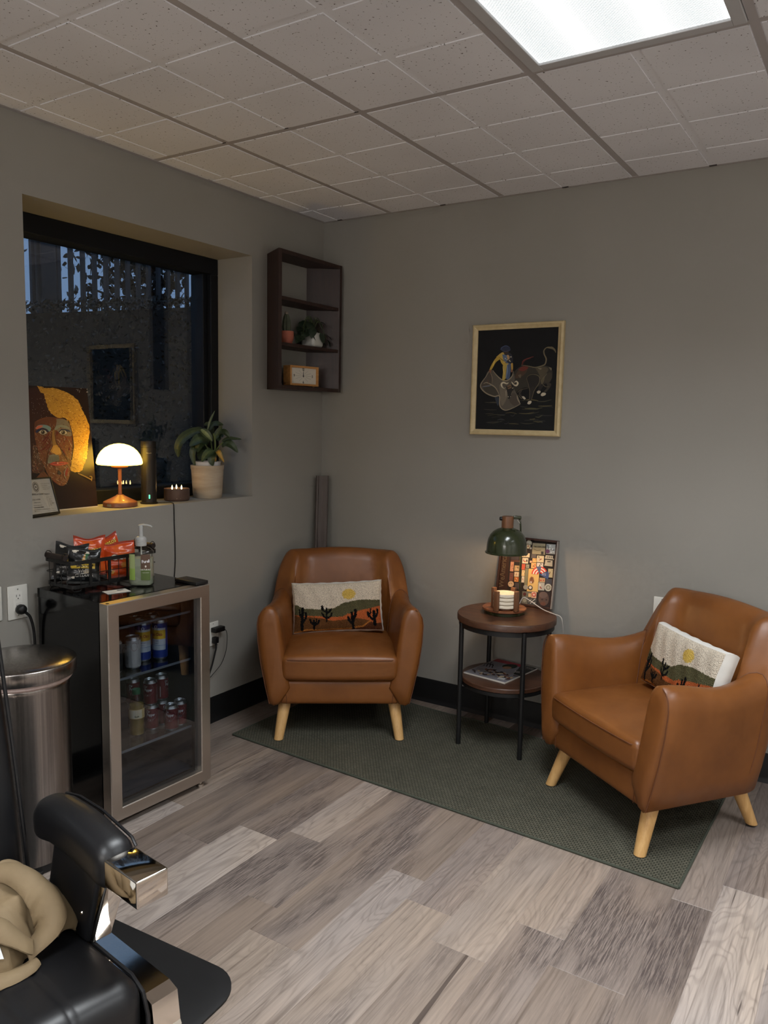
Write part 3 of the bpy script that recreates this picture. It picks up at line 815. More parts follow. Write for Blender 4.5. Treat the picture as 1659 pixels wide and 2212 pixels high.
MB().lathe([(.0001,0),(.0085,0),(.0085,.008),(.006,.011),(.0001,.011)], 16).build('tilt_knob', BLKM, lp, loc=(-.0255,0,.425), rot=(0,-PI/2,0))
MB().tube(spline([(.04,.004,.425),(.05,.006,.412),(.058,.014,.405),(.056,.012,.418)], 5), .0014, 6).build('wire_loop', WHITEP, lp)
bulb = emit_mat('warm_bulb', (1.0,.62,.28,1), 6.0); bulb.cycles.emission_sampling = 'NONE'
MB().lathe([(.0001,zr+.024),(.012,zr+.027),(.022,zr+.038),(.0235,zr+.05),(.018,zr+.066),(.013,zr+.078),(.013,zr+.108),(.0001,zr+.108)], 20).build('bulb', bulb, lp)
ld = bpy.data.lights.new('bulb_light', 'POINT'); ld.energy = BULB_W; ld.color = (1.0,.62,.30); ld.shadow_soft_size = .018
lo = bpy.data.objects.new('bulb_light', ld); COL.objects.link(lo); lo.parent = lp; lo.location = (0,0,zr+.005)
CLR = plain('clear_vinyl_cord', S(196,190,182), .35)
cd = spline([(1.262,-.165,TZ+.032),(1.275,-.155,TZ+.060),(1.305,-.148,TZ+.048),(1.365,-.142,TZ+.016),(1.425,-.150,TZ+.0035),(1.452,-.150,TZ-.004),(1.462,-.145,TZ-.04),(1.455,-.09,.42),(1.45,-.03,.25)], 6)
tag(MB().tube(cd, .0022, 6).build('lamp_cord', CLR), 'clear cord running from the green lamp off the table edge', 'cord')
# ---- travertine coasters in a wooden stand
STONE = mottled('travertine', S(206,192,168), S(226,214,194), 60, .8, .3, 120)
cs = thing('coaster_stand', 'wooden coaster stand with four uprights on the lamp base', 'coaster stand', (1.243,-.287,TZ+.0265), rz=0)
MB().lathe([(.0001,0),(.036,0),(.038,.002),(.038,.008),(.036,.010),(.0001,.010)], 32).build('plate', WAL, cs)
for a in (-104, -10, 76, 170):
    c, q = math.cos(R(a)), math.sin(R(a)); M = Matrix.Rotation(R(a),4,'Z')
    MB().rbox((.060,0,.045), (.0075,.0115,.045), .002, 2, M=M).build('upright', WAL, cs)
for k in range(4):
    o = MB().lathe([(.0001,0),(.0495,0),(.0515,.002),(.0515,.0125),(.050,.0145),(.0001,.0145)], 40).build('coaster', STONE, loc=(1.243,-.287,TZ+.0375+k*.0166))
    tag(o, ['bottom cream stone coaster of the stack in the wooden stand','second lowest cream stone coaster in the wooden stand','third cream stone coaster from the bottom of the stand','top cream stone coaster of the stack in the wooden stand'][k], 'coaster', 'stone coasters in the stand')
    m = MB(); m.lathe([(.012,0),(.046,0)], 24, cap=False)
# ---- shadow box with small keepsakes, leaning on the wall behind the lamp
BXD = wood('shadow_box_wood', S(46,26,18), S(70,40,28), 1, 1.4, .5)
BXW, BXH = .283, .318
bx = thing('keepsake_box', 'dark wooden shadow box of small keepsakes leaning behind the green lamp', 'shadow box', (1.096,-.066,TZ+.0005), rot=(R(90-9.5),0,0))
for (a,b,c,d) in ((0,BXW,0,.010),(0,BXW,BXH-.010,BXH),(0,.009,.010,BXH-.010),(BXW-.009,BXW,.010,BXH-.010)):
    MB().box(a,b,c,d,-.012,.010,.0015,1).build('box_side', BXD, bx, smooth=False)
MB().box(.009,BXW-.009,.010,BXH-.010,-.012,-.004).build('backing', plain('dark_card', S(40,33,32), .8), bx, smooth=False)
MB().box(BXW-.0035,BXW+.0012,.003,BXH-.003,-.008,.0105).build('pale_edge', plain('grey_edge', S(150,142,134), .6), bx, smooth=False)
hm = homography([(215,95),(1490,215),(1335,1715),(96,1560)], BXW, BXH)
PR = art_mat('printed_card', .6); a = Art(hm, .00004, to3=lambda x,y,z: (x,y,z-.0040))
c_ = lambda *q: S(*q)
a.poly([(190,150),(400,170),(352,1300),(125,1290)], c_(58,32,22))
a.text('WeAmericans', 265, 1260, 172, c_(150,132,106), ang=-PI/2+.085, sx=.86, flip=-1, bold=.008)
items = [ # x0,y0,x1,y1 (crop pixels), colour
 (430,470,600,640,(62,52,56)),(420,650,620,685,(92,52,44)),(415,690,490,900,(206,150,122)),(505,770,610,890,(196,164,120)),(505,910,605,1015,(214,196,170)),(505,1025,600,1125,(196,128,62)),(400,930,485,1105,(112,72,66)),
 (670,490,840,580,(214,196,160)),(680,600,810,720,(222,206,176)),(670,735,745,860,(204,86,58)),(670,870,745,1000,(222,196,142)),(670,1005,745,1140,(216,204,184)),(525,1150,625,1280,(70,64,70)),
 (905,265,1190,510,(150,140,112)),(1215,285,1415,500,(168,170,166)),(880,515,985,600,(84,76,78)),(1005,545,1160,690,(204,186,150)),(905,605,995,695,(224,172,100)),(845,660,905,705,(222,170,126)),(765,745,835,820,(150,150,130)),(880,705,990,825,(214,168,104)),(1005,705,1145,790,(206,196,186)),
 (815,835,1060,1330,(214,176,106)),(750,830,815,1220,(128,126,100)),(1255,830,1360,1020,(206,186,142)),(1205,1050,1345,1170,(72,70,76)),(1065,1030,1190,1130,(184,150,110)),(1045,1130,1180,1300,(178,172,160)),
 (690,1330,890,1600,(112,108,96)),(825,1370,890,1450,(206,176,128)),(895,1335,1005,1470,(214,170,140)),(820,1470,1005,1620,(74,72,70)),(1045,1320,1310,1660,(52,38,34)),(770,230,890,300,(178,172,150)),(765,300,860,390,(186,178,146))]
rc = random.Random(11)
for (x0,y0,x1,y1,col) in items:
    sk = (y0-850)*-.10
    q = [(x0,y0),(x1,y0+(x1-x0)*.06),(x1-(y1-y0)*.06,y1+(x1-x0)*.06),(x0-(y1-y0)*.06,y1)]
    e = 7; a.poly([(q[0][0]-e,q[0][1]-e),(q[1][0]+e,q[1][1]-e),(q[2][0]+e,q[2][1]+e),(q[3][0]-e,q[3][1]+e)], c_(34,26,26)); a.poly(q, c_(*col))
    if (x1-x0) < 200 and (y1-y0) < 230 and col[0] > 100:
        for k in range(rc.randint(3,6)):
            px, py = rc.uniform(x0+.15*(x1-x0), x0+.8*(x1-x0)), rc.uniform(y0+.2*(y1-y0), y0+.8*(y1-y0)); w = rc.uniform(.1,.28)*(x1-x0)
            a.ell(px, py, w*.6, w*.45, rc.choice([c_(60,50,48), c_(150,70,56), c_(226,216,196), c_(96,92,86), c_(188,60,46)]), 8, rc.uniform(0,3), up=False)
        a.k += 1
a.text('THE EXPLORER', 925, 360, 44, c_(42,40,40), ang=.05, flip=-1, bold=.02); a.rect(1095,455,1150,520, c_(40,40,42))
a.stroke([(930,400),(1000,430),(1090,420)], 14, c_(108,98,78)); a.ell(1240,450,46,46, c_(96,50,90)); a.stroke([(1240,300),(1260,380),(1390,420)], 20, c_(90,96,104))
for q in [(1300,330),(1350,400),(1370,460),(1320,470),(1290,390)]: a.ell(q[0],q[1],22,16, c_(214,216,214), 7)
a.poly([(1205,535),(1365,550),(1358,600),(1380,615),(1380,640),(1355,640),(1350,740),(1350,785),(1165,765),(1180,735),(1195,620),(1180,600)], c_(186,174,150)); a.stroke([(1195,625),(1370,640)], 26, c_(40,36,36)); a.rect(1235,665,1310,690, c_(70,62,58))
for k in range(3): a.rect(1225+45*k,560+3*k,1255+45*k,590+3*k, c_(120,112,100))
# paper fan in stars and stripes
cx, cy = 1068, 965
def fan(a0,a1,r0,r1,col): a.poly(arc(cx,cy,r1,a0,a1,8)+arc(cx,cy,r0,a1,a0,8), col)
for k in range(5):
    fan(185,247,40+k*28,40+k*28+28, c_(204,52,40) if k % 2 == 0 else c_(224,214,202)); fan(282,334,40+k*28,40+k*28+28, c_(204,52,40) if k % 2 == 0 else c_(224,214,202))
a.poly([(cx,cy)]+arc(cx,cy,182,247,282,6), c_(70,84,120)); a.poly([(cx,cy)]+arc(cx,cy,205,338,388,6), c_(66,84,128))
for k in range(9): 
    aa, rr = R(345+7*(k % 4)+random.uniform(-3,3)), 70+30*(k//3); a.ell(cx+rr*math.cos(aa), cy+rr*math.sin(aa), 7, 7, c_(214,214,220), 6, up=False)
a.k += 1
a.poly([(880,1010),(930,1020),(950,1110),(920,1150),(880,1160),(845,1120),(850,1060)], c_(132,84,54)); a.poly([(860,1110),(905,1120),(885,1165)], c_(228,214,196)); a.ell(895,1060,20,14,c_(96,58,40))
for (x,y,r,c) in [(765,1245,52,(150,148,138)),(868,1250,50,(44,40,40)),(868,1248,32,(206,196,180)),(1260,1240,72,(206,198,178)),(1260,1240,52,(142,134,112)),(1260,1240,30,(190,182,160)),(745,1390,34,(88,42,42)),(745,1530,40,(150,146,130)),(440,1180,66,(200,176,146)),(870,390,36,(70,66,66)),(870,385,18,(180,176,168)),(830,240,46,(188,184,166))]: a.ell(x,y,r,r, c_(*c))
for k in range(16): a.ell(1260+72*math.cos(2*PI*k/16), 1240+72*math.sin(2*PI*k/16), 12, 12, c_(206,198,178), 7, up=False)
a.k += 1; a.rect(415,1185,455,1240,c_(206,190,164)); a.ell(410,1170,8,8,c_(60,40,36)); a.ell(455,1170,8,8,c_(60,40,36))
a.stroke([(870,1590),(930,1530),(980,1490)], 16, c_(196,190,176)); a.poly([(920,1570),(980,1560),(960,1610)], c_(206,200,186)); a.stroke([(830,1560),(900,1500)], 16, c_(160,156,140)); a.ell(950,1400,44,40,c_(188,66,60),rot=.3); a.ell(950,1400,26,24,c_(222,190,168))
# dark doll's head in the lower right cell
a.ell(1165,1485,112,150, c_(98,74,62), 26); a.ell(1155,1400,92,70, c_(112,90,80), 20); a.ell(1150,1590,60,42, c_(116,74,56), 16); a.ell(1130,1500,24,16,c_(58,40,36)); a.ell(1222,1505,20,14,c_(58,40,36)); a.stroke([(1150,1590),(1190,1595)], 9, c_(124,56,44)); a.ell(1175,1550,18,16,c_(110,70,54))
a.build('keepsakes', PR, bx)
for (x,y,r) in ((765,1245,50),(868,1250,48),(1260,1240,70),(440,1180,62)):
    u, w = hm(x,y); MB().lathe([(.0001,.0),(r*.00016,.0),(r*.00019,.002),(r*.00019,.0001)][:0] or [(r*.000190,-.004),(r*.000190,-.001),(r*.00012,.0005),(.0001,.0008)], 20, cap=False).build('button', plain('old_metal', S(142,136,120), .4, .6) if 'old_metal' not in MATS else MATS['old_metal'], bx, loc=(u,w,-.003+.002))
# ---- magazine on the lower tier
mg = thing('magazine', 'food magazine with photo cover on the lower tier of the side table', 'magazine', (1.076,-.34,.3132), rz=math.atan2(-.03,.217))
MW, MH = .219, .283
MB().box(0,MW,0,MH,0,.0058,.0008,1).build('pages', plain('paper_edge', S(196,190,180), .7), mg, smooth=False)
a = Art(None, .00003, to3=lambda x,y,z: (x,y,.0060+z))
hmm = homography([(730,100),(1560,280),(1000,625),(150,400)], MW, MH); a.mp = lambda x, y: (max(.001,min(MW-.001,hmm(x,y)[0])), max(.001,min(MH-.001,hmm(x,y)[1])))
a.poly([(735,105),(1555,282),(1000,612),(158,395)], c_(120,118,124)); a.poly([(735,105),(1555,282),(1490,320),(655,150)], c_(142,44,56))
a.poly([(1235,210),(1555,280),(1280,460),(1120,420)], c_(40,42,40)); a.ell(1010,255,150,48, c_(26,40,32)); a.ell(960,285,90,26, c_(150,110,84))
a.text("Fall's", 520,215,95, c_(42,40,46), ang=.22, sx=1.1, flip=-1); a.text('TITI', 470,250,95, c_(40,38,44), ang=.22, sx=1.5, flip=-1, bold=.02)
for k in range(5): a.stroke([(400-k*16,300+k*11),(560-k*16,335+k*11)], 7, c_(86,82,88), up=False)
a.k += 1
fr_ = random.Random(5)
for k in range(60):
    u, w = fr_.uniform(0,1), fr_.uniform(0,1); x = 380+u*820+w*(-250)+200*w; y = 250+u*190+w*150
    if hmm(x,y)[0] < .01 or hmm(x,y)[0] > MW-.012 or hmm(x,y)[1] < .03: continue
    a.ell(x, y, fr_.uniform(20,60), fr_.uniform(9,20), fr_.choice([c_(150,120,96), c_(196,180,150), c_(70,48,44), c_(60,66,44), c_(104,60,48), c_(40,34,34), c_(168,142,112), c_(54,40,40)]), 9, fr_.uniform(-.3,.5), up=False); a.k += 1
a.poly([(860,508),(1000,535),(950,565),(825,540)], c_(206,206,204))
for k in range(7): a.stroke([(868+k*15,520+k*3),(850+k*15,545+k*3)], 5, c_(40,40,40), up=False)
a.k += 1; a.text('bon', 1130, 385, 75, c_(190,180,176), ang=.2, flip=-1); a.text('FOOD', 1340, 300, 55, c_(176,168,160), ang=.2, flip=-1)
a.build('cover', PR, mg)

# ================================================================== ON THE WALLS
# ---- bullfight picture
pt = thing('framed_picture', 'framed picture of a bullfighter and bull on black, cream frame', 'picture', (.910,-.002,1.388), rot=(PI/2,0,0))
FW, FH, fb = .451, .516, .026
CRM = mottled('cream_moulding', S(196,176,132), S(212,194,152), 30, .45, .1, 60)
def rail(x0,y0,x1,y1,nx,ny,name='frame_rail'):
    # mitred moulding from outer corner to outer corner, inward normal n
    p0, p1 = Vector((x0,y0)), Vector((x1,y1)); d = (p1-p0).normalized(); n = Vector((nx,ny))
    prof = [(0,0),(0,.020),(.004,.024),(.010,.025),(.014,.022),(.020,.019),(fb,.017),(fb,0)]
    ra = [((p0+n*w+d*w).x, (p0+n*w+d*w).y, h) for w, h in prof]; rb = [((p1+n*w-d*w).x, (p1+n*w-d*w).y, h) for w, h in prof]
    MB().loft([ra, rb]).build(name, CRM, pt, angle=25)
rail(0,0,FW,0,0,1); rail(FW,0,FW,FH,-1,0); rail(FW,FH,0,FH,0,-1); rail(0,FH,0,0,1,0)
MB().box(fb-.004,FW-fb+.004,fb-.004,FH-fb+.004,.004,.010).build('panel', plain('black_velvet', S(14,16,20), .85), pt, smooth=False)
hm = homography([(335,310),(1365,265),(1310,1615),(300,1585)], FW-2*fb, FH-2*fb)
a = Art(hm, .00002, to3=lambda x,y,z: (x+fb,y+fb,.0100+z))
def st(pts, w, *c, taper=True, n=5): a.stroke([(p[0],p[1]) for p in spline([(x,y,0) for x,y in pts], n)], w, S(*c), taper)
def pg(pts, *c): a.poly([(p[0],p[1]) for p in spline([(x,y,0) for x,y in pts+[pts[0]]], 3)][:-1], S(*c))
# ground streaks
gr = random.Random(2)
for k in range(46):
    y = gr.uniform(1190,1520); x = gr.uniform(390,1130); L = gr.uniform(60,230)
    if y < 1360 and 560 < x+L/2 < 900: continue
    st([(x,y),(x+L*.5,y+gr.uniform(-12,12)),(min(1290,x+L),y+gr.uniform(-22,10))], gr.uniform(5,16), *gr.choice([(48,46,34),(66,64,46),(80,78,50),(36,38,34),(92,84,50),(42,46,48)]))
# bull
pg([(790,850),(850,790),(930,765),(1060,785),(1160,765),(1250,790),(1280,850),(1270,930),(1240,990),(1150,1010),(1130,1030),(1060,1045),(1000,1060),(930,1050),(860,1080),(800,1120),(760,1090),(770,980)], 50,46,38)
pg([(960,900),(1010,870),(1070,870),(1120,910),(1110,990),(1060,1060),(1000,1080),(960,1000)], 30,27,24)
pg([(1060,800),(1160,780),(1230,810),(1190,880),(1130,950),(1110,880)], 82,74,56); pg([(840,830),(930,790),(960,830),(900,900),(830,930),(800,910)], 74,54,40); pg([(840,820),(900,775),(975,790),(910,840)], 112,46,34); pg([(1190,880),(1260,860),(1275,930),(1220,990),(1170,960)], 62,55,44)
pg([(1130,960),(1180,900),(1170,980),(1140,1010)], 96,88,66); pg([(1090,800),(1140,800),(1130,820)], 130,120,98); pg([(1230,785),(1270,800),(1262,830)], 120,112,90); pg([(840,890),(880,880),(870,930)], 104,92,72)
pg([(990,1060),(1050,1040),(1030,1150),(1010,1230),(985,1240),(985,1150)], 40,36,32); pg([(1200,990),(1262,1000),(1250,1050),(1190,1120),(1165,1110),(1215,1050)], 56,50,40); pg([(1110,1030),(1170,1020),(1140,1070),(1115,1110),(1095,1100)], 34,30,28); pg([(850,1090),(900,1070),(880,1130),(910,1180),(890,1190),(850,1140)], 36,32,30)
for hoof in ([(960,1260),(975,1230),(1010,1225),(1012,1250),(985,1270)], [(890,1170),(915,1165),(940,1195),(920,1205)], [(1080,1110),(1100,1092),(1130,1100),(1120,1125),(1095,1130)], [(1130,1150),(1150,1120),(1195,1125),(1190,1150),(1150,1165)]): pg(hoof, 196,186,164)
st([(880,760),(960,770),(1060,790),(1160,765),(1190,740),(1200,680),(1175,620),(1172,570),(1215,530),(1280,535),(1320,590)], 16, 120,110,84); pg([(1210,540),(1270,520),(1318,560),(1322,605),(1290,560)], 112,102,76)
st([(945,950),(970,900),(1040,880),(1110,910),(1110,990),(1050,1090),(1020,1190),(1000,1230)], 9, 104,94,72); st([(950,930),(975,1020),(990,1100),(985,1220)], 9, 92,82,64); st([(1160,940),(1210,870)], 9, 110,102,80); st([(1140,990),(1190,1040),(1240,1040)], 8, 100,92,70)
st([(830,1120),(880,1080),(970,1060)], 7, 96,88,70); st([(840,1140),(880,1190),(910,1190)], 8, 100,92,74); st([(900,1080),(860,1130),(890,1170)], 6, 80,74,60)
st([(890,760),(905,710),(950,680),(1040,650)], 14, 116,44,36); st([(900,760),(930,700),(1010,670)], 9, 70,30,26)
# cape
pg([(480,830),(520,825),(560,880),(620,940),(700,960),(760,900),(790,870),(800,960),(790,1060),(830,1140),(870,1260),(800,1300),(740,1335),(680,1340),(625,1305),(600,1200),(610,1160),(540,1165),(440,1125),(370,1050),(365,1000),(420,920),(450,850)], 92,86,76)
pg([(480,840),(505,930),(500,1010),(400,1035),(372,1020),(425,920)], 74,66,58); pg([(385,1045),(500,1025),(560,1060),(610,1160),(540,1160),(440,1120)], 66,62,54); pg([(600,1010),(680,1060),(700,1180),(640,1290),(620,1200)], 116,106,92)
pg([(720,1150),(780,1120),(830,1160),(860,1250),(800,1290),(740,1240)], 78,70,62); pg([(545,1170),(600,1180),(590,1290),(560,1230)], 42,52,66); pg([(680,1100),(700,1080),(690,1180)], 146,136,118)
for q in ([(470,835),(430,910),(368,1000),(372,1060),(440,1125),(540,1165),(605,1160),(612,1290),(680,1345),(780,1315),(875,1265)], [(520,825),(560,880),(630,945),(700,960),(760,910),(785,840)], [(400,1000),(440,985),(505,1015),(560,1060),(605,1150)], [(830,1150),(840,1200),(872,1262)]): st(q, 15, 150,138,116)
st([(385,1040),(500,1022)], 14, 110,118,130); st([(480,840),(512,920),(508,1000)], 8, 138,120,100); st([(450,940),(470,1000)], 8, 100,66,54)
# matador
pg([(640,700),(720,690),(770,720),(750,760),(740,900),(720,940),(690,930),(700,760)], 76,96,130); pg([(660,740),(720,740),(700,830),(690,920),(660,955),(640,945),(650,850),(645,780)], 186,160,78); pg([(700,760),(745,745),(745,860),(720,920),(685,930),(690,850)], 74,92,124)
pg([(560,655),(625,600),(665,600),(660,690),(690,720),(640,720),(600,670)], 196,166,84); pg([(475,820),(500,760),(540,690),(590,640),(620,670),(560,720),(520,790),(490,835)], 190,158,62); pg([(690,620),(740,600),(775,660),(770,740),(720,730),(690,690)], 34,38,52)
pg([(685,640),(715,625),(735,660),(715,690)], 186,150,110); pg([(750,740),(775,735),(775,820),(757,830)], 190,152,70); pg([(610,680),(640,690),(690,740),(660,765),(625,725)], 196,164,70); pg([(640,620),(690,630),(700,690),(660,700)], 90,112,146)
for k in range(7): a.ell(672+gr.uniform(-10,90), 640+gr.uniform(-20,80), 8, 8, S(206,196,170), 7, up=False)
a.k += 1; pg([(655,575),(715,570),(720,605),(680,620),(655,600)], 62,48,40); pg([(615,560),(620,530),(650,520),(680,503),(720,515),(745,550),(735,575),(700,565),(650,575)], 40,48,72)
st([(620,560),(640,525),(690,508),(735,530)], 7, 82,100,140); st([(640,575),(690,580),(740,565)], 6, 70,86,124); pg([(470,820),(500,820),(495,855),(475,850)], 132,90,66); pg([(750,820),(775,822),(770,850),(752,848)], 132,90,66)
st([(700,745),(705,830),(690,925)], 6, 150,172,200); st([(545,700),(520,770)], 8, 232,206,110); st([(655,800),(668,880)], 8, 222,196,110); st([(600,660),(640,690),(690,730)], 6, 40,30,26)
# bull's head
pg([(690,1040),(730,1015),(775,1010),(790,1060),(770,1120),(740,1190),(715,1190),(705,1120)], 30,27,26); pg([(705,1030),(750,1010),(760,1050),(715,1070)], 120,94,68)
for q, w in (([(700,1060),(650,1050),(630,1010),(655,985),(700,1000),(720,985)], 22), ([(760,975),(785,1010),(820,1025),(840,995),(820,970),(800,985)], 22)): st(q, w, 204,194,168, taper=True)
st([(640,1040),(690,1060),(740,1040),(800,1010)], 8, 20,18,18); st([(765,1060),(785,1055)], 8, 196,186,160); st([(715,1165),(722,1175)], 10, 190,180,160); st([(745,1165),(750,1172)], 9, 190,180,160); st([(705,1110),(710,1180)], 7, 120,110,94); st([(775,1090),(755,1150)], 7, 120,110,94)
a.build('painting', art_mat('oil_on_velvet', .6), pt)

# ---- small wooden wall unit in the corner
ESP = wood('espresso_wood', S(40,24,20), S(58,37,30), 2, 1.2, .45)
sh = thing('wall_shelf', 'dark brown open wall shelf with three cubbies near the corner', 'shelf', (.001,0,1.588))
SHh, tk = .652, .018
A0, A1, B0, B1 = (0,-.454), (.143,-.538), (0,-.127), (.146,-.034)      # plan: left side back/front, right side back/front
def plan(name, pts, z0, z1): MB().prism(pts, z0, z1).build(name, ESP, sh, smooth=False)
plan('side_panel', [A0, A1, (A1[0]+.006,A1[1]+tk), (0,A0[1]+tk)], 0, SHh); plan('side_panel', [(0,B0[1]-tk), (B1[0],B1[1]-tk), B1, B0], 0, SHh)
inn = [(0,A0[1]+tk), (A1[0]+.004,A1[1]+tk), (B1[0]-.001,B1[1]-tk), (0,B0[1]-tk)]
plan('top_panel', inn, SHh-tk, SHh); plan('bottom_panel', inn, 0, tk)
inb = [(0,A0[1]+tk), (A1[0],A1[1]+tk+.002), (B1[0]-.005,B1[1]-tk-.002), (0,B0[1]-tk)]
for z in (.205, .420): plan('shelf_board', inb, z, z+.016)
# clock
OAK = wood('honey_oak', S(176,120,62), S(204,150,88), 1, 1.6, .45)
ck = thing('desk_clock', 'small oak framed desk clock on the bottom shelf reading twelve', 'clock', (.060,-.400,1.6105), rz=R(-8))
cw, chh, cd_ = .195, .098, .052
for q in ((0,cd_,0,cw,0,.010),(0,cd_,0,cw,chh-.010,chh),(0,cd_,0,.010,.010,chh-.010),(0,cd_,cw-.010,cw,.010,chh-.010)): MB().box(*q,.001,1).build('case_board', OAK, ck, smooth=False)
for y in (.03, cw-.03): MB().lathe([(.0001,0),(.004,0),(.004,.004),(.0001,.004)], 10).build('foot', OAK, ck, loc=(cd_-.008,y,-.0038))
MB().box(.006,cd_-.010,.010,cw-.010,.010,chh-.010).build('dial', plain('dial_white', S(212,206,192), .5), ck, smooth=False)
a = Art(None, .00002, to3=lambda x,y,z: (cd_-.0099+z,x,y)); k_ = S(38,36,34); cx, cy = cw/2, chh/2
for k in range(12):
    g = PI/2-2*PI*k/12
    if k % 3: a.stroke([(cx+.012*math.cos(g)*1.5, cy+.012*math.sin(g)), (cx+.05*math.cos(g)*1.2, cy+.03*math.sin(g))], .0009, S(120,116,108), up=False)
a.k += 1; a.stroke([(cx-.055,cy),(cx+.055,cy)], .0009, S(120,116,108))
for t_, x, y in (('12',cx,.076),('3',cx+.062,cy-.006),('6',cx,.0125),('9',cx-.062,cy-.006)): a.text(t_, x, y, .018, k_, center=True, bold=.03)
a.poly([(cx-.0035,cy-.006),(cx+.0035,cy-.006),(cx+.001,cy+.022),(cx-.001,cy+.022)], k_); a.stroke([(cx,cy-.006),(cx+.001,cy+.034)], .002, k_); a.ell(cx,cy,.0045,.0045,k_)
a.build('clock_face', PR, ck)
# cactus in terracotta cup
TER = mottled('terracotta_pink', S(172,96,76), S(186,108,86), 20, .7)
CAC = mottled('cactus_skin', S(72,78,62), S(92,98,80), 40, .75, .2, 90)
SOIL = mottled('potting_soil', S(34,26,22), S(56,44,36), 90, .95, .6, 140)
cc = thing('potted_cactus', 'small grey-green cactus in a pink terracotta cup on the shelf', 'plant', (.080,-.402,1.8095))
MB().lathe([(.0001,0),(.030,0),(.031,.003),(.029,.010),(.034,.020),(.037,.034),(.0365,.062),(.034,.063),(.033,.056),(.0001,.056)], 28).build('pot', TER, cc)
rib = lambda p: (p[0]*(1+.10*math.cos(9*math.atan2(p[1],p[0]))), p[1]*(1+.10*math.cos(9*math.atan2(p[1],p[0]))), p[2])
MB().lathe([(.017,.05),(.020,.065),(.021,.085),(.019,.11),(.0145,.132),(.008,.145),(.0001,.148)], 54, fn=rib).build('cactus', CAC, cc)
MB().lathe([(.006,.142),(.010,.150),(.006,.157),(.0001,.159)], 12).build('flower_tuft', mottled('dry_tuft', S(150,138,124), S(176,164,150), 200, .9), cc)
# trailing plant in white pot
CER = mottled('white_ceramic', S(186,186,180), S(204,204,198), 6, .4)
PEP = mottled('dark_leaf', S(30,44,32), S(48,62,44), 24, .45)
STM = plain('green_stem', S(70,82,48), .6)
def leaf_blade(m, base, d, nrm, L, W, droop=.25, cup=.15, n=6, tip=1.0, col=None):
    """one broad leaf: midrib bends with droop, halves cupped"""
    base = Vector(base); d = Vector(d).normalized(); nrm = Vector(nrm); nrm = (nrm-d*nrm.dot(d)).normalized(); sd = d.cross(nrm)
    vs = []; fs = []
    for i in range(n+1):
        t = i/n; c = base+d*L*(t-.12*droop*t*t)+(-nrm)*L*droop*t*t
        w = W*.5*(math.sin(PI*min(1, t**.75*1.0))**.8 if 0 < t < 1 else (.06 if t == 0 else 0.0))
        vs += [tuple(c+sd*w+nrm*w*cup), tuple(c), tuple(c-sd*w+nrm*w*cup)]
    for i in range(n):
        a_ = 3*i; fs += [(a_,a_+1,a_+4,a_+3),(a_+1,a_+2,a_+5,a_+4)]
    m.add(vs, fs, None, col)
tp = thing('trailing_plant', 'dark leafy trailing plant in a white pot on the shelf', 'plant', (.088,-.205,1.8095))
MB().rbox((0,0,.038), (.044,.044,.038), .018, 4).build('pot', CER, tp); MB().lathe([(.0001,.0762),(.034,.0762),(.034,.0768),(.0001,.0768)], 20).build('soil', SOIL, tp)
lv = random.Random(9)
for k in range(22):
    g = lv.uniform(0,2*PI); rr = lv.uniform(.03,.075); h = lv.uniform(.085,.15)
    p1 = Vector((max(-.055,min(.03,rr*math.cos(g)*.8)), rr*math.sin(g)*1.15, h))
    if k < 8: p1 = Vector((lv.uniform(-.03,.03), lv.choice([-1,1,1])*lv.uniform(.06,.115), lv.uniform(.04,.10)))
    m = MB(); m.tube(spline([(0,0,.075),(p1.x*.5,p1.y*.5,.10+h*.4),tuple(p1)], 4), .0012, 5); m.build('stalk', STM, tp)
    m = MB(); d = Vector((p1.x*.6+.02, p1.y, -.02+lv.uniform(-.05,.02))); leaf_blade(m, p1, d, Vector((.4,0,1)), lv.uniform(.045,.065), lv.uniform(.036,.05), .4, .1); m.build('leaf', PEP, tp, angle=80)
for (px,py,pz,dx,dy,dz) in ((.03,-.035,.085,.02,.012,-.055),(.04,.015,.075,.02,.015,-.06)):
    m = MB(); leaf_blade(m, (px,py,pz), (dx,dy,dz), (1,0,.2), .06, .046, .1, .08); m.build('leaf', PEP, tp, angle=80)

# ---- leftover moulding strip leaning in the corner
MLD = wood('grey_brown_moulding', S(72,62,58), S(86,75,70), 2, .5, .5)
ml = thing('moulding_strip', 'grey-brown length of moulding leaning upright in the corner', 'moulding', (.098,-.150,0))
prof = [(-.034,0),(-.034,.010),(-.030,.014),(-.022,.014),(-.018,.009),(-.010,.008),(.004,.010),(.016,.016),(.026,.018),(.032,.016),(.034,.010),(.034,0)]
dirx = Vector((.74,.67,0)); dirn = Vector((.67,-.74,0)); top = Vector((-.045,.088,1.143))
ra = [tuple(dirx*a_+dirn*b_) for a_, b_ in prof]; rb = [tuple(top+dirx*a_+dirn*b_) for a_, b_ in prof]
MB().loft([ra, rb]).build('strip', MLD, ml, angle=25)

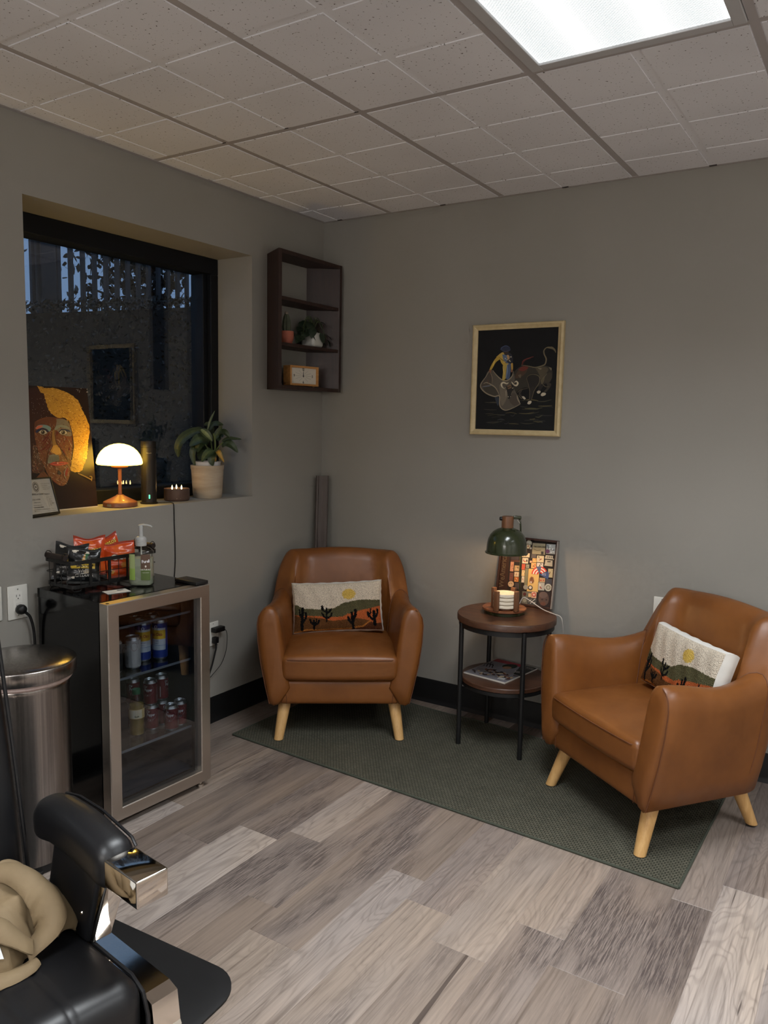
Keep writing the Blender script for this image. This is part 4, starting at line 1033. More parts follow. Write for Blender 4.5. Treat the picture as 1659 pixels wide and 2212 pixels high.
# ---- outlets and switch plate
def plate(name, label, cat, y, z, wall='left', w=.070, h=.114):
    if wall == 'left': t = thing(name, label, cat, (0.0005,y,z))
    else: t = thing(name, label, cat, (y,-.0005,z), rz=-PI/2)
    MB().rbox((.0028,0,0), (.0028,w/2,h/2), .0026, 2).build('cover_plate', WHITEP, t)
    return t
DK = plain('slot_black', S(22,22,22), .6)
SCREW = plain('screw_steel', S(170,168,160), .35, .8)
def recept(t, z0, n=1):
    MB().box(.0055,.0066,-.0165,.0165,z0-.0335,z0+.0335,.0008,1).build('receptacle', plain('recept_white', S(230,229,222), .35) if 'recept_white' not in MATS else MATS['recept_white'], t, smooth=False)
    for s in (1,-1):
        for (y, h) in ((-.0062,.0046),(.0062,.0036)): MB().box(.0066,.0069,y-.0009,y+.0009,z0+s*.019+.002-h,z0+s*.019+.002+h).build('slot', DK, t, smooth=False)
        MB().lathe([(.0001,0),(.0023,0),(.0023,.0004),(.0001,.0004)], 10).build('ground_hole', DK, t, loc=(.0066,0,z0+s*.019-.0082), rot=(0,PI/2,0))
    for s in (1,-1): MB().lathe([(.0001,0),(.003,0),(.002,.001),(.0001,.0012)], 10).build('screw', SCREW, t, loc=(.0056,0,s*.048), rot=(0,PI/2,0))
t = plate('wall_outlet', 'white outlet with black plug left of the fridge', 'outlet', -1.818, .766, w=.078, h=.124); recept(t, .003)
for z in (-.004,.010): MB().box(.0066,.0072,-.009,.009,z-.003,z+.002).build('test_button', WHITEP, t, smooth=False)
t = plate('blank_plate', 'white wall plate cut off by the left edge', 'wall plate', -1.918, .772, w=.078, h=.124)
for s in (1,-1): MB().lathe([(.0001,0),(.003,0),(.002,.001),(.0001,.0012)], 10).build('screw', SCREW, t, loc=(.0056,0,s*.042), rot=(0,PI/2,0))
t = plate('wall_outlet', 'white outlet between fridge and corner armchair', 'outlet', -.838, .430); recept(t, 0)
t = plate('wall_outlet', 'white outlet half hidden behind the right armchair', 'outlet', 1.850, .655, 'back'); recept(t, 0)
# plugs and cords
RUB = plain('black_rubber', S(14,14,15), .45)
t = thing('fridge_power_cord', 'thick black fridge cord plugged into the left outlet', 'cord', (.0076,-1.814,.740))
MB().lathe([(.0001,0),(.016,0),(.018,.003),(.0185,.014),(.016,.022),(.010,.027),(.0001,.028)], 28).build('plug', RUB, t, rot=(0,PI/2,0))
MB().tube(spline([(.014,.004,-.004),(.016,.018,-.018),(.018,.030,-.036),(.02,.040,-.085),(.02,.043,-.16),(.02,.042,-.30),(.02,.04,-.50),(.02,.02,-.68),(.05,0,-.7345)], 6), [.007]*4+[.0052]*45, 10).build('cord', RUB, t)
t = thing('power_adapter', 'black plug adapter with a thin looping cord beside the fridge', 'adapter', (.0078,-.830,.452))
MB().rbox((.016,.006,0), (.016,.032,.0115), .004, 3).build('adapter_body', RUB, t)
MB().tube(spline([(.02,.037,-.003),(.024,.050,-.014),(.026,.056,-.04),(.026,.053,-.09),(.024,.043,-.13),(.022,.02,-.17),(.02,-.02,-.20),(.02,-.08,-.235)], 6), .0016, 6).build('cord', RUB, t)
t = thing('plug_with_cord', 'black plug and cord in the lower socket beside the fridge', 'plug', (.0078,-.838,.402))
MB().rbox((.012,0,0), (.012,.013,.015), .004, 3).build('plug', RUB, t)
MB().tube(spline([(.014,0,-.012),(.02,-.004,-.035),(.02,-.012,-.06),(.02,-.03,-.11),(.02,-.06,-.17),(.02,-.09,-.22)], 5), [.006]*3+[.0042]*23, 8).build('cord', RUB, t)
# ================================================================== ON THE WINDOW SILL
SZ = WZ0
# ---- mushroom lamp
SHD = N('lit_opal_glass'); SHD.set(color=S(250,240,214), rough=.3)
_v = SHD.coord(); _sp = SHD.new('ShaderNodeSeparateXYZ'); SHD.link(_v, _sp.inputs[0])
SHD.set(emit=SHD.ramp(SHD.math('MULTIPLY', _sp.outputs[2], 3.6), [(.60, (1.0,.58,.058,1)), (.72, (1.0,.62,.085,1)), (.95, (1.0,.60,.072,1))]), es=LAMP_SHADE)
COP = mottled('copper_wood', S(120,72,48), S(140,86,58), 30, .38)
ml_ = thing('mushroom_lamp', 'lit dome table lamp with copper stem on the window sill', 'lamp', (-.100,-1.272,SZ))
MB().lathe([(.0001,0),(.067,0),(.070,.003),(.070,.018),(.068,.021),(.060,.025),(.045,.032),(.030,.040),(.018,.046),(.014,.050),(.0001,.050)], 48).build('base', COP, ml_)
MB().lathe([(.0085,.048),(.0075,.06),(.0068,.10),(.0075,.158),(.0085,.162)], 20).build('stem', COP, ml_)
MB().lathe([(.0001,.160),(.012,.161),(.033,.166),(.035,.169),(.035,.1755),(.0001,.1755)], 32).build('shade_holder', COP, ml_)
MB().lathe([(.0001,.1765),(.080,.1765),(.0895,.178),(.0935,.183),(.0935,.188),(.091,.200),(.084,.2175),(.073,.234),(.058,.248),(.040,.258),(.020,.264),(.0001,.266)], 56).build('shade', SHD.m, ml_)
MB().rbox((0,0,0), (.0008,.011,.005), .0006, 1).build('touch_plate', plain('satin_steel', S(150,142,136), .35, .7), ml_, loc=(.0702*math.cos(R(-78)),.0702*math.sin(R(-78)),.0105), rot=(0,0,R(-78)))
MB().lathe([(.0001,0),(.0045,0),(.004,.0015),(.0001,.002)], 14).build('button', plain('bright_button', S(230,200,160), .25, .6), ml_, loc=(.050*math.cos(R(-25)),.050*math.sin(R(-25)),.0290), rot=(0,R(28),R(-25)))
# ---- black cylinder diffuser
ANO = plain('matt_black_aluminium', S(34,30,28), .42, .3)
df = thing('black_diffuser', 'tall matt black cylinder with green status light on the sill', 'diffuser', (-.098,-1.119,SZ))
MB().lathe([(.0001,0),(.037,0),(.0385,.002),(.0385,.006),(.034,.008),(.0001,.008)], 40).build('foot', ANO, df)
MB().lathe([(.0001,.008),(.0325,.008),(.0325,.246),(.0001,.246)], 48).build('body', ANO, df)
MB().lathe([(.0001,.2472),(.0325,.2472),(.0325,.272),(.031,.2745),(.0275,.2745),(.0265,.270),(.0001,.270)], 48).build('cap', ANO, df)
MB().rbox((0,0,0), (.0012,.0028,.0085), .0011, 2).build('status_light', emit_mat('green_led', (.10,.95,.42,1), 1.6), df, loc=(.0326*math.cos(R(-38)),.0326*math.sin(R(-38)),.033), rot=(0,0,R(-38)))
a = Art(None, .00003, to3=lambda x,y,z: ((.0326+z)*math.cos(R(-40)+x/.0326), (.0326+z)*math.sin(R(-40)+x/.0326), .222+y))
a.stroke([(-.009,0),(-.006,.003),(-.004,-.001),(-.001,.0015),(.003,-.0005),(.007,.001),(.013,.0006)], .0009, S(176,170,160)); a.build('logo_script', PR, df)
cd = spline([(-.066,-1.10,SZ+.004),(-.035,-1.075,SZ+.006),(-.008,-1.072,SZ+.0062),(.0045,-1.071,SZ-.006),(.0045,-1.069,.97),(.0045,-1.066,.88),(.0045,-1.070,.76),(.006,-1.10,.60),(.008,-1.16,.45)], 6)
tag(MB().tube(cd, .0022, 8).build('diffuser_cord', RUB), 'thin black cord hanging down the wall from the sill', 'cord')
# ---- three-wick candle
CND = mottled('brown_stoneware', S(74,54,46), S(88,66,56), 20, .5)
cn = thing('candle', 'brown three-wick candle burning between diffuser and plant', 'candle', (-.112,-.946,SZ))
MB().lathe([(.0001,0),(.052,0),(.056,.003),(.0575,.010),(.0575,.054),(.0555,.056),(.0545,.054),(.0545,.042),(.0001,.042)], 48).build('bowl', CND, cn)
WAX = N('candle_wax'); WAX.set(color=S(206,150,104), rough=.4, sss=.4); MB().lathe([(.0001,.040),(.0544,.040),(.0544,.0445),(.0001,.0445)], 40).build('wax', WAX.m, cn)
FLM = emit_mat('flame', (1.0,.62,.22,1), 26.0)
for k in range(3):
    g = R(20+120*k); px, py = .024*math.cos(g), .024*math.sin(g)
    MB().cyl((px,py,.044), (px,py,.052), .0009, n=6).build('wick', DK, cn)
    MB().lathe([(.0001,0),(.0022,.002),(.0034,.006),(.003,.011),(.0014,.017),(.0001,.021)], 12).build('flame', FLM, cn, loc=(px,py,.0505))
a = Art(None, .00003, to3=lambda x,y,z: ((.0577+z)*math.cos(R(-38)+x/.0577), (.0577+z)*math.sin(R(-38)+x/.0577), .012+y))
a.rect(-.003,0,.014,.0012, S(150,132,118)); a.ell(-.005,.0006,.0012,.0012,S(190,176,160)); a.build('maker_mark', PR, cn)
# ---- potted dieffenbachia
PBW = mottled('whitewashed_clay', S(158,140,118), S(186,172,152), 5, .8, .15, 40, stretch=(1,1,6))
pp = thing('potted_dieffenbachia', 'variegated leafy plant in a whitewashed clay pot on the sill', 'plant', (-.108,-.756,SZ))
MB().lathe([(.0001,0),(.064,0),(.067,.003),(.0695,.03),(.0725,.08),(.0755,.130),(.0785,.143),(.0785,.154),(.0765,.156),(.0735,.153),(.071,.13),(.0001,.12)], 56).build('pot', PBW, pp)
for k in range(3): MB().tube([(.0735*math.cos(2*PI*i/60)+0, .0735*math.sin(2*PI*i/60), .118+.0065*k) for i in range(60)], .0012+.0001*k, 6, closed=True).build('groove_ring', PBW, pp)
MB().lathe([(.058,.125),(.0615,.160),(.0630,.172),(.0610,.1725),(.0595,.160),(.0595,.158)], 40, cap=False).build('nursery_pot', plain('white_nursery_pot', S(206,204,206), .4), pp)
MB().lathe([(.0001,.157),(.0595,.157),(.0595,.158),(.0001,.158)], 32).build('soil', SOIL, pp)
rt = Vector((.842,.539,0)); fw = Vector((.539,-.842,0))      # to the viewer's right / towards the viewer
def pv(x, y, d=0.0): k = .000256; return tuple(rt*((x-830)*k)+Vector((0,0,(1145-y)*k+.156))+fw*d)
DIEF = art_mat('dieffenbachia_leaf', .42)
def leaf3(pts, W, light=.25, nrm=None, dark=(44,58,34), pale=(150,158,104)):
    s = [Vector(p) for p in spline(pts, 5)]; n = len(s)-1; m = MB()
    N0 = Vector(nrm) if nrm else Vector((fw.x,fw.y,.9)); vs = []
    for i, c in enumerate(s):
        t = i/n; d = (s[min(n,i+1)]-s[max(0,i-1)]).normalized(); nn = (N0-d*N0.dot(d)).normalized(); sd = d.cross(nn)
        w = W*.5*(max(0.0, math.sin(PI*t**.8))**.75) if 0 < i < n else .0004
        for q, cup in ((-1,.22),(-.45,.05),(0,-.04),(.45,.05),(1,.22)): vs.append(tuple(c+sd*w*q+nn*w*cup))
    for i in range(n):
        for j in range(4):
            a_ = 5*i+j; inner = j in (1,2); t = i/n
            mixf = light*(1.0 if inner else .25)*(1-.4*t)+lv.uniform(-.05,.05); mixf = max(0, min(1, mixf))
            col = tuple(S(*[dark[k]+(pale[k]-dark[k])*mixf for k in range(3)]))
            m.v += []; m.add([vs[a_],vs[a_+1],vs[a_+6],vs[a_+5]], [(0,1,2,3)], None, col)
    m.build('leaf', DIEF, pp, angle=89)
def stalk(pts, r=.0028): MB().tube(spline(pts, 5), r, 7).build('stalk', plain('leaf_stalk', S(92,108,58), .5) if 'leaf_stalk' not in MATS else MATS['leaf_stalk'], pp)
stalk([pv(950,1120),pv(975,900),pv(975,700),pv(950,560)], .0045); stalk([pv(900,1120,-.02),pv(860,900,-.01),pv(760,700,0),pv(740,500)], .003); stalk([pv(1000,1100),pv(1010,860,.01),pv(1140,720,.02)], .0022); stalk([pv(990,1000),pv(1040,800),pv(1150,720,.01)], .002); stalk([pv(960,700),pv(1000,590),pv(1050,560)], .002)
stalk([pv(930,1110,-.01),pv(900,850,-.02),pv(860,640,-.03)], .003)
leaf3([pv(842,500),pv(880,360),pv(930,240),pv(978,140)], .013, .5)
leaf3([pv(870,500,-.01),pv(950,400,0),pv(1050,385,.01),pv(1135,400,.0)], .036, .12)
leaf3([pv(745,485,.03),pv(820,540,.045),pv(900,620,.045),pv(955,705,.035)], .040, .95)
leaf3([pv(760,490),pv(600,540,.02),pv(420,660,.03),pv(320,820,.03),pv(310,1015,.02)], .055, .25)
leaf3([pv(740,500),pv(640,490,-.02),pv(540,580,-.02),pv(500,640,-.02)], .03, .55)
leaf3([pv(890,700,.02),pv(760,660,.05),pv(640,720,.055),pv(540,790,.045)], .060, .35, dark=(44,62,42))
leaf3([pv(850,720,.03),pv(780,720,.05),pv(720,800,.05),pv(680,910,.04)], .052, .15, dark=(40,58,38))
leaf3([pv(700,790,.02),pv(630,830,.04),pv(600,960,.045),pv(640,1180,.04)], .034, .18)
leaf3([pv(985,870,.03),pv(920,900,.05),pv(840,980,.055),pv(770,1080,.05)], .046, .35, dark=(46,66,38))
leaf3([pv(985,880,.03),pv(960,960,.055),pv(960,1060,.06),pv(985,1150,.055)], .038, .12)
leaf3([pv(960,680,.0),pv(1010,590,0),pv(1060,500,0),pv(1110,420,.0)], .034, .35)
leaf3([pv(1030,580),pv(1110,530,.01),pv(1190,550,.015),pv(1255,635,.01)], .034, .12)
leaf3([pv(1100,700,.0),pv(1220,650,.01),pv(1350,650,.01),pv(1470,655,0)], .022, .2)
leaf3([pv(1110,800,.01),pv(1200,735,.02),pv(1310,780,.02),pv(1410,905,.01)], .044, .12)
leaf3([pv(1010,700,-.02),pv(1040,640,-.02),pv(1080,610,-.02),pv(1110,630,-.01)], .03, .1)
leaf3([pv(1000,890,.02),pv(1060,885,.04),pv(1110,960,.045),pv(1175,1085,.04)], .024, .9, dark=(130,104,36), pale=(196,150,40))
leaf3([pv(1000,900,.02),pv(1040,870,.03),pv(1100,890,.03),pv(1155,950,.03)], .014, .6)
leaf3([pv(1000,960,.02),pv(1000,1000,.04),pv(1010,1040,.04),pv(1005,1075,.04)], .016, .9, dark=(150,110,50), pale=(190,140,70))
leaf3([pv(800,800,-.02),pv(740,700,-.03),pv(680,620,-.03),pv(640,600,-.03)], .05, .1); leaf3([pv(880,900,-.03),pv(780,880,-.02),pv(700,960,-.01),pv(690,1060,0)], .045, .1); leaf3([pv(900,700,-.03),pv(860,600,-.04),pv(800,560,-.04),pv(740,600,-.03)], .05, .15)
leaf3([pv(860,650,-.05),pv(840,480,-.06),pv(790,400,-.055),pv(730,420,-.05)], .04, .15)

# ---- canvas portrait leaning on the window frame
CW, CH, CT = .355, .494, .016
pr = thing('canvas_portrait', 'canvas portrait of a face with bright golden hair on the sill', 'painting', (-.148,-1.703,SZ+.001), rot=None)
_by = Vector((0,1,0)); _bz = Vector((-.052,0,.4915)).normalized(); _bx = _by.cross(_bz)
pr.matrix_world = Matrix(((_by.x,_bz.x,_bx.x,-.148),(_by.y,_bz.y,_bx.y,-1.703),(_by.z,_bz.z,_bx.z,SZ+.001),(0,0,0,1)))
_l, _r3 = pr.matrix_world.to_translation(), pr.matrix_world.to_euler(); pr.location = _l; pr.rotation_euler = _r3
MB().box(0,CW,0,CH,-CT,0,.001,1).build('canvas', mottled('dark_brown_ground', S(36,24,20), S(46,31,25), 6, .28, .1, 40), pr, smooth=False)
hm = homography([(-160,55),(840,95),(1010,1605),(20,1725)], CW, CH)
def clampmap(x, y): u, w = hm(x, y); return (max(.0, min(CW, u)), max(.0, min(CH, w)))
a = Art(clampmap, .00003); gr = random.Random(4)
def pg(pts, *c): a.poly([(p[0],p[1]) for p in spline([(x,y,0) for x,y in pts+[pts[0]]], 3)][:-1], S(*c))
def st(pts, w, *c, taper=True): a.stroke([(p[0],p[1]) for p in spline([(x,y,0) for x,y in pts], 4)], w, S(*c), taper)
pg([(215,80),(60,140),(-40,280),(-100,480),(-110,800),(-60,1050),(40,1180),(180,1190),(300,1000),(440,460),(400,390),(340,280),(300,170),(250,120)], 62,32,24)       # dark hair side
hair = [(222,75),(265,80),(330,98),(410,95),(520,125),(600,155),(690,215),(740,270),(800,400),(850,490),(882,610),(870,760),(862,900),(850,1000),(820,1080),(790,1150),(740,1165),(690,1160),(655,1130),(668,1000),(690,850),(670,700),(640,560),(580,480),(480,470),(430,440),(370,380),(335,280),(300,170),(262,150),(240,110)]
hairp = [(p[0],p[1]) for p in spline([(x,y,0) for x,y in hair+[hair[0]]], 4)][:-1]
hairp = [(x+gr.uniform(-5,5), y+gr.uniform(-5,5)) for x, y in hairp]; a.poly(hairp, S(206,154,54))
for k in range(1500):       # raised dabs of paint in the hair
    x, y = gr.uniform(230,880), gr.uniform(80,1165)
    if not inpoly(x, y, hair): continue
    q = gr.choice([(222,170,66),(170,116,34),(236,190,92),(196,140,46),(146,96,28)])
    g = gr.uniform(-.6,.9); L = gr.uniform(6,13); a.stroke([(x-L*math.cos(g),y-L*math.sin(g)),(x,y+gr.uniform(-3,3)),(x+L*math.cos(g),y+L*math.sin(g))], gr.uniform(5,9), S(*q), True, up=False)
    if k % 40 == 0: a.k += 1
a.k += 1
pg([(310,1150),(360,1200),(400,1290),(190,1320),(180,1300)], 108,62,38)       # neck
face = [(195,530),(260,490),(350,465),(450,470),(540,480),(600,510),(640,570),(665,680),(680,850),(660,1000),(650,1150),(640,1230),(600,1320),(540,1345),(470,1310),(420,1260),(370,1200),(320,1090),(260,960),(210,780),(190,650)]
pg([(175,790),(230,900),(290,1040),(330,1160),(180,1180),(170,1000)], 84,54,38); pg(face, 122,72,42); pg([(450,490),(540,485),(610,520),(645,600),(660,700),(560,690),(480,640),(455,580)], 128,118,100); pg([(200,540),(330,480),(460,480),(440,600),(300,560),(210,600)], 108,62,36)
sk = [(168,120,84),(134,82,54),(96,52,36),(190,170,150),(112,34,34),(150,130,112),(176,136,96),(70,44,34),(134,36,38)]
for k in range(900):
    x, y = gr.uniform(180,690), gr.uniform(560,1345)
    if not inpoly(x, y, face) and not (165 < x < 330 and 780 < y < 1180): continue
    if y < 700 and x < 400 and gr.random() < .7: continue
    g = gr.uniform(.2,1.9); L = gr.uniform(7,20); wts = sk if (y > 700) else sk[:3]+sk[5:8]
    a.stroke([(x-L*math.cos(g),y-L*math.sin(g)),(x+gr.uniform(-4,4),y),(x+L*math.cos(g),y+L*math.sin(g))], gr.uniform(2.5,6), S(*gr.choice(wts)), True, up=False)
    if k % 60 == 0: a.k += 1
a.k += 1
pg([(200,610),(240,570),(330,565),(400,600),(380,650),(350,620),(290,600),(230,620)], 120,150,150); pg([(205,610),(240,575),(300,575),(270,600),(225,622)], 214,110,80); pg([(205,650),(240,620),(310,610),(370,640),(350,660),(260,640),(225,670)], 44,48,84)
pg([(440,620),(470,570),(560,565),(630,600),(600,610),(520,590),(460,630)], 138,140,124); pg([(500,650),(540,615),(620,625),(640,650),(580,640),(520,660)], 56,60,84)
for (cx, cy, w) in ((298,660,58),(552,660,54)):
    pg([(cx-w,cy-2),(cx-20,cy-30),(cx+30,cy-26),(cx+w,cy+4),(cx+20,cy+30),(cx-24,cy+28)], 196,186,164); a.ell(cx,cy-1,25,27,S(88,76,56)); a.ell(cx,cy-1,12,13,S(24,20,18)); a.ell(cx-7,cy-8,5,5,S(226,220,206)); st([(cx-w,cy),(cx-20,cy-33),(cx+30,cy-29),(cx+w,cy+6)], 9, 30,24,28); st([(cx-w,cy+2),(cx,cy+34),(cx+w,cy+8)], 6, 60,40,34)
pg([(420,625),(448,640),(455,760),(475,830),(430,840),(415,760),(412,680)], 150,112,58); pg([(430,830),(480,820),(510,860),(535,920),(520,945),(480,948),(405,915),(398,895)], 206,150,62); st([(440,640),(462,760),(505,860)], 7, 70,44,30); st([(400,900),(470,948),(530,930)], 7, 92,50,30)
for k in range(9): st([(440+k*9,850),(425+k*11,900),(415+k*13,932)], 4, 236,186,96)
pg([(380,950),(440,940),(500,955),(505,1020),(450,1030),(370,1060),(365,1010)], 122,120,104); 
for k in range(12): st([(385+k*10,960),(380+k*11,1000),(372+k*12,1040)], 4, 88,86,76)
pg([(382,1065),(440,1040),(485,1045),(540,1032),(625,1050),(560,1075),(480,1085),(420,1078)], 196,74,62); st([(385,1066),(480,1058),(622,1052)], 7, 96,34,34); a.ell(488,1052,9,14,S(228,150,130)); pg([(440,1090),(540,1085),(590,1095),(520,1120)], 138,84,56)
pg([(500,1140),(530,1170),(530,1200),(490,1190)], 62,54,50); pg([(590,1120),(625,1110),(610,1200),(585,1210)], 134,32,36); st([(600,1110),(575,1190),(600,1260)], 8, 150,150,136)
st([(640,570),(668,700),(682,850),(655,1100)], 7, 60,36,28); st([(300,700),(390,770),(370,900),(345,1040),(360,1150)], 7, 56,34,28); st([(500,830),(570,930),(625,1040)], 7, 60,38,30)
for q in ([(380,670),(330,740),(270,800)],[(390,790),(330,860),(260,900)],[(370,720),(300,830)],[(480,650),(470,700)],[(630,840),(640,890)],[(400,820),(340,890)],[(545,880),(600,960)]): st(q, 12, 112,26,34)
for k in range(30): a.ell(gr.uniform(150,400), gr.uniform(200,480), 3, 3, S(190,180,164), 5, up=False)
for k in range(26): a.ell(*( (gr.uniform(700,850), gr.uniform(100,150)) if k < 10 else (845+ (k-10)*3, 130+(k-10)*22)), 4, 6, S(206,200,190), 5, up=False)
a.k += 1; st([(745,1180),(830,1215),(915,1258)], 15, 120,96,56, taper=False); st([(890,1215),(918,1222),(915,1275)], 13, 120,96,56, taper=False)
a.build('painting', art_mat('thick_impasto', .38, .55, 150, .0025), pr)
MB().box(0,CW,-.0008,.004,-CT,.0003).build('pale_edge', plain('bare_canvas', S(206,196,180), .8), pr, smooth=False)
# ---- framed licence at the window edge
LW, LH = .140, .146
lc = thing('licence_frame', 'small black framed licence leaning at the left end of the sill', 'frame', (-.012,-1.742,SZ+.0005))
_by = Vector((-.20,1,0)).normalized(); _bz = Vector((-.30,-.06,1)); _bz = (_bz-_by*_bz.dot(_by)).normalized(); _bx = _by.cross(_bz)
_M = Matrix(((_by.x,_bz.x,_bx.x,-.012),(_by.y,_bz.y,_bx.y,-1.742),(_by.z,_bz.z,_bx.z,SZ+.004),(0,0,0,1))); lc.location = _M.to_translation(); lc.rotation_euler = _M.to_euler()
for q in ((0,LW,0,.009),(0,LW,LH-.005,LH),(0,.005,.009,LH-.005),(LW-.005,LW,.009,LH-.005)): MB().box(q[0],q[1],q[2],q[3],-.010,.004,.0006,1).build('frame_rail', BLKM, lc, smooth=False)
MB().box(.005,LW-.005,.009,LH-.005,-.009,0).build('paper', plain('certificate_paper', S(196,188,172), .7), lc, smooth=False)
hm = homography([(45,372),(1185,160),(1520,1590),(53,1907)], LW, LH); a = Art(hm, .00003); k_ = S(66,58,52); g_ = S(128,118,104)
sl = -.165
a.ell(545,575,130,180,S(120,110,100),28,.1); a.ell(545,575,112,158,S(186,178,162),28,.1); a.ell(545,575,95,135,S(104,96,88),28,.1); a.ell(545,575,62,88,S(196,188,172),24,.1); a.poly([(545+(44 if i % 2 == 0 else 18)*math.sin(PI*i/5), 575-(60 if i % 2 == 0 else 24)*math.cos(PI*i/5)) for i in range(10)], k_)
for i, t_ in enumerate(['STATE DEPARTMENT', 'OF LICENSING', 'AND REGULATION', 'BOARD OFFICE']): a.text(t_, 760+i*25, 455+i*58, 44, g_, ang=sl, flip=-1)
a.text('BARBERING & COSMETOLOGY', 175, 915, 88, k_, ang=-.135, sx=.80, flip=-1, bold=.012)
a.text('CLASS A BARBER', 260, 1110, 76, k_, ang=sl, sx=.72, flip=-1)
for i, (t_, x, y, s_) in enumerate([('LICENSE HOLDER', 340, 1215, 50), ('Active through the date', 300, 1340, 50), ('License Number 205600', 280, 1440, 62), ('and is hereby authorized to practice in the shop named', 270, 1530, 44), ('July of this year', 280, 1610, 52)]): a.text(t_, x, y, s_, k_, ang=sl, sx=.82, flip=-1, bold=.02 if i == 2 else 0)
for i, t_ in enumerate(['Issue of', 'License', 'Photograph', 'here']): a.text(t_, 1035+i*18, 985+i*84, 52, k_, ang=sl, sx=.8, flip=-1)
for q in ([(950,900),(1190,860)],[(950,900),(1030,1340)],[(270,1540),(1330,1350)]): a.stroke(q, 6, g_)
a.stroke([(920,1510),(980,1480),(1010,1500),(1080,1470),(1200,1480),(1330,1440)], 8, S(96,96,110)); a.build('print', PR, lc)
MB().box(.005,LW-.005,.009,LH-.005,.0012,.0022).build('glazing', glass_mat('frame_glazing', (.97,.97,.97,1), 1.45), lc, smooth=False)
# ================================================================== BEVERAGE FRIDGE and bin
GBLK = plain('gloss_black_steel', S(7,7,8), .12, spec=.55)
LINER = plain('dark_liner', S(52,54,58), .5)
ss = N('brushed_stainless'); v = ss.coord((2,2,2)); ss.set(color=ss.ramp(ss.noise(v, 1.0, 1), [(.3, S(206,198,189)), (.7, S(214,206,197))]), rough=.34, metal=1.0); SST = ss.m
ssv = N('brushed_stainless_vertical'); v = ssv.coord((160,160,2)); ssv.set(color=ssv.ramp(ssv.noise(v, 1.0, 3), [(.3, S(138,132,128)), (.7, S(168,162,158))]), rough=.25, metal=1.0)
DGL = glass_mat('fridge_door_glass', (.76,.80,.85,1), 1.5, gain=2.0)
SGL = glass_mat('shelf_glass', (.90,.94,.93,1), 1.5)
FO = Vector((.452,-1.777,0)); FA = R(-2.7)
fr = thing('beverage_fridge', 'black under-counter drinks fridge with stainless framed glass door', 'fridge', tuple(FO), rz=FA)
FWd, FT = .455, .812
m = MB(); m.box(-.42,-.054,.002,.032,.035,FT-.002); m.box(-.42,-.054,FWd-.034,FWd-.004,.035,FT-.002); m.box(-.42,-.39,.032,FWd-.034,.035,FT-.002); m.box(-.39,-.054,.032,FWd-.034,.035,.075)
m.build('cabinet', GBLK, fr, smooth=False)
MB().box(-.422,-.050,.000,FWd-.002,FT-.034,FT,.002,1).build('top_panel', GBLK, fr, smooth=False)
m = MB(); e = .0006; x0, x1, y0, y1, z0, z1 = -.39+e, -.056, .032+e, FWd-.034-e, .075+e, FT-.034-e
m.add([(x0,y0,z0),(x1,y0,z0),(x1,y1,z0),(x0,y1,z0),(x0,y0,z1),(x1,y0,z1),(x1,y1,z1),(x0,y1,z1)], [(0,1,2,3),(4,7,6,5),(0,4,5,1),(2,6,7,3),(0,3,7,4)]); m.build('liner', LINER, fr, smooth=False, fix=False)
door = empty_part('door', fr)
dz0, dz1, rw = .030, FT-.001, .046
def drail(p0, p1, n, name='frame_rail'):
    p0 = Vector(p0); p1 = Vector(p1); d = (p1-p0).normalized(); n = Vector(n)
    prof = [(0,-.046),(0,-.003),(.003,0),(rw-.003,0),(rw,-.003),(rw,-.046)]
    ra = [tuple(p0+n*w+d*w+Vector((q,0,0))) for w, q in prof]; rb = [tuple(p1+n*w-d*w+Vector((q,0,0))) for w, q in prof]
    MB().loft([ra, rb]).build(name, SST, door, angle=25)
drail((0,0,dz0),(0,FWd,dz0),(0,0,1)); drail((0,FWd,dz1),(0,0,dz1),(0,0,-1)); drail((0,0,dz1),(0,0,dz0),(0,1,0)); drail((0,FWd,dz0),(0,FWd,dz1),(0,-1,0))
MB().box(-.028,-.022,rw-.002,FWd-rw+.002,dz0+rw-.002,dz1-rw+.002).build('door_glass', DGL, door, smooth=False)
for q in ((rw-.001,rw+.010,dz0+rw,dz1-rw),(FWd-rw-.010,FWd-rw+.001,dz0+rw,dz1-rw)): MB().box(-.046,-.0285,q[0],q[1],q[2],q[3]).build('gasket', DK, door, smooth=False)
MB().lathe([(.0001,0),(.006,0),(.006,.001),(.0001,.001)], 16).build('lock', DK, fr, loc=(-.020,.014,FT-.0008))
MB().rbox((-.070,FWd-.030,FT+.007), (.062,.030,.0065), .003, 2).build('hinge_cover', plain('matt_black_plastic', S(22,22,22), .5) if 'matt_black_plastic' not in MATS else MATS['matt_black_plastic'], fr)
for (x, y) in ((-.03,.03),(-.03,FWd-.03),(-.38,.03),(-.38,FWd-.03)): MB().lathe([(.0001,0),(.014,0),(.014,.012),(.008,.014),(.008,.036),(.0001,.036)], 16).build('foot', SST if x > -.1 else BLKM, fr, loc=(x,y,0))
for z in (.700,.513,.243):
    gl = MB().box(-.385,-.062,.036,FWd-.038,z,z+.005).build('glass_shelf', SGL, fr, smooth=False)
    MB().box(-.0615,-.058,.036,FWd-.038,z-.001,z+.007).build('shelf_edge', plain('grey_trim', S(100,104,106), .3) if 'grey_trim' not in MATS else MATS['grey_trim'], gl, smooth=False)
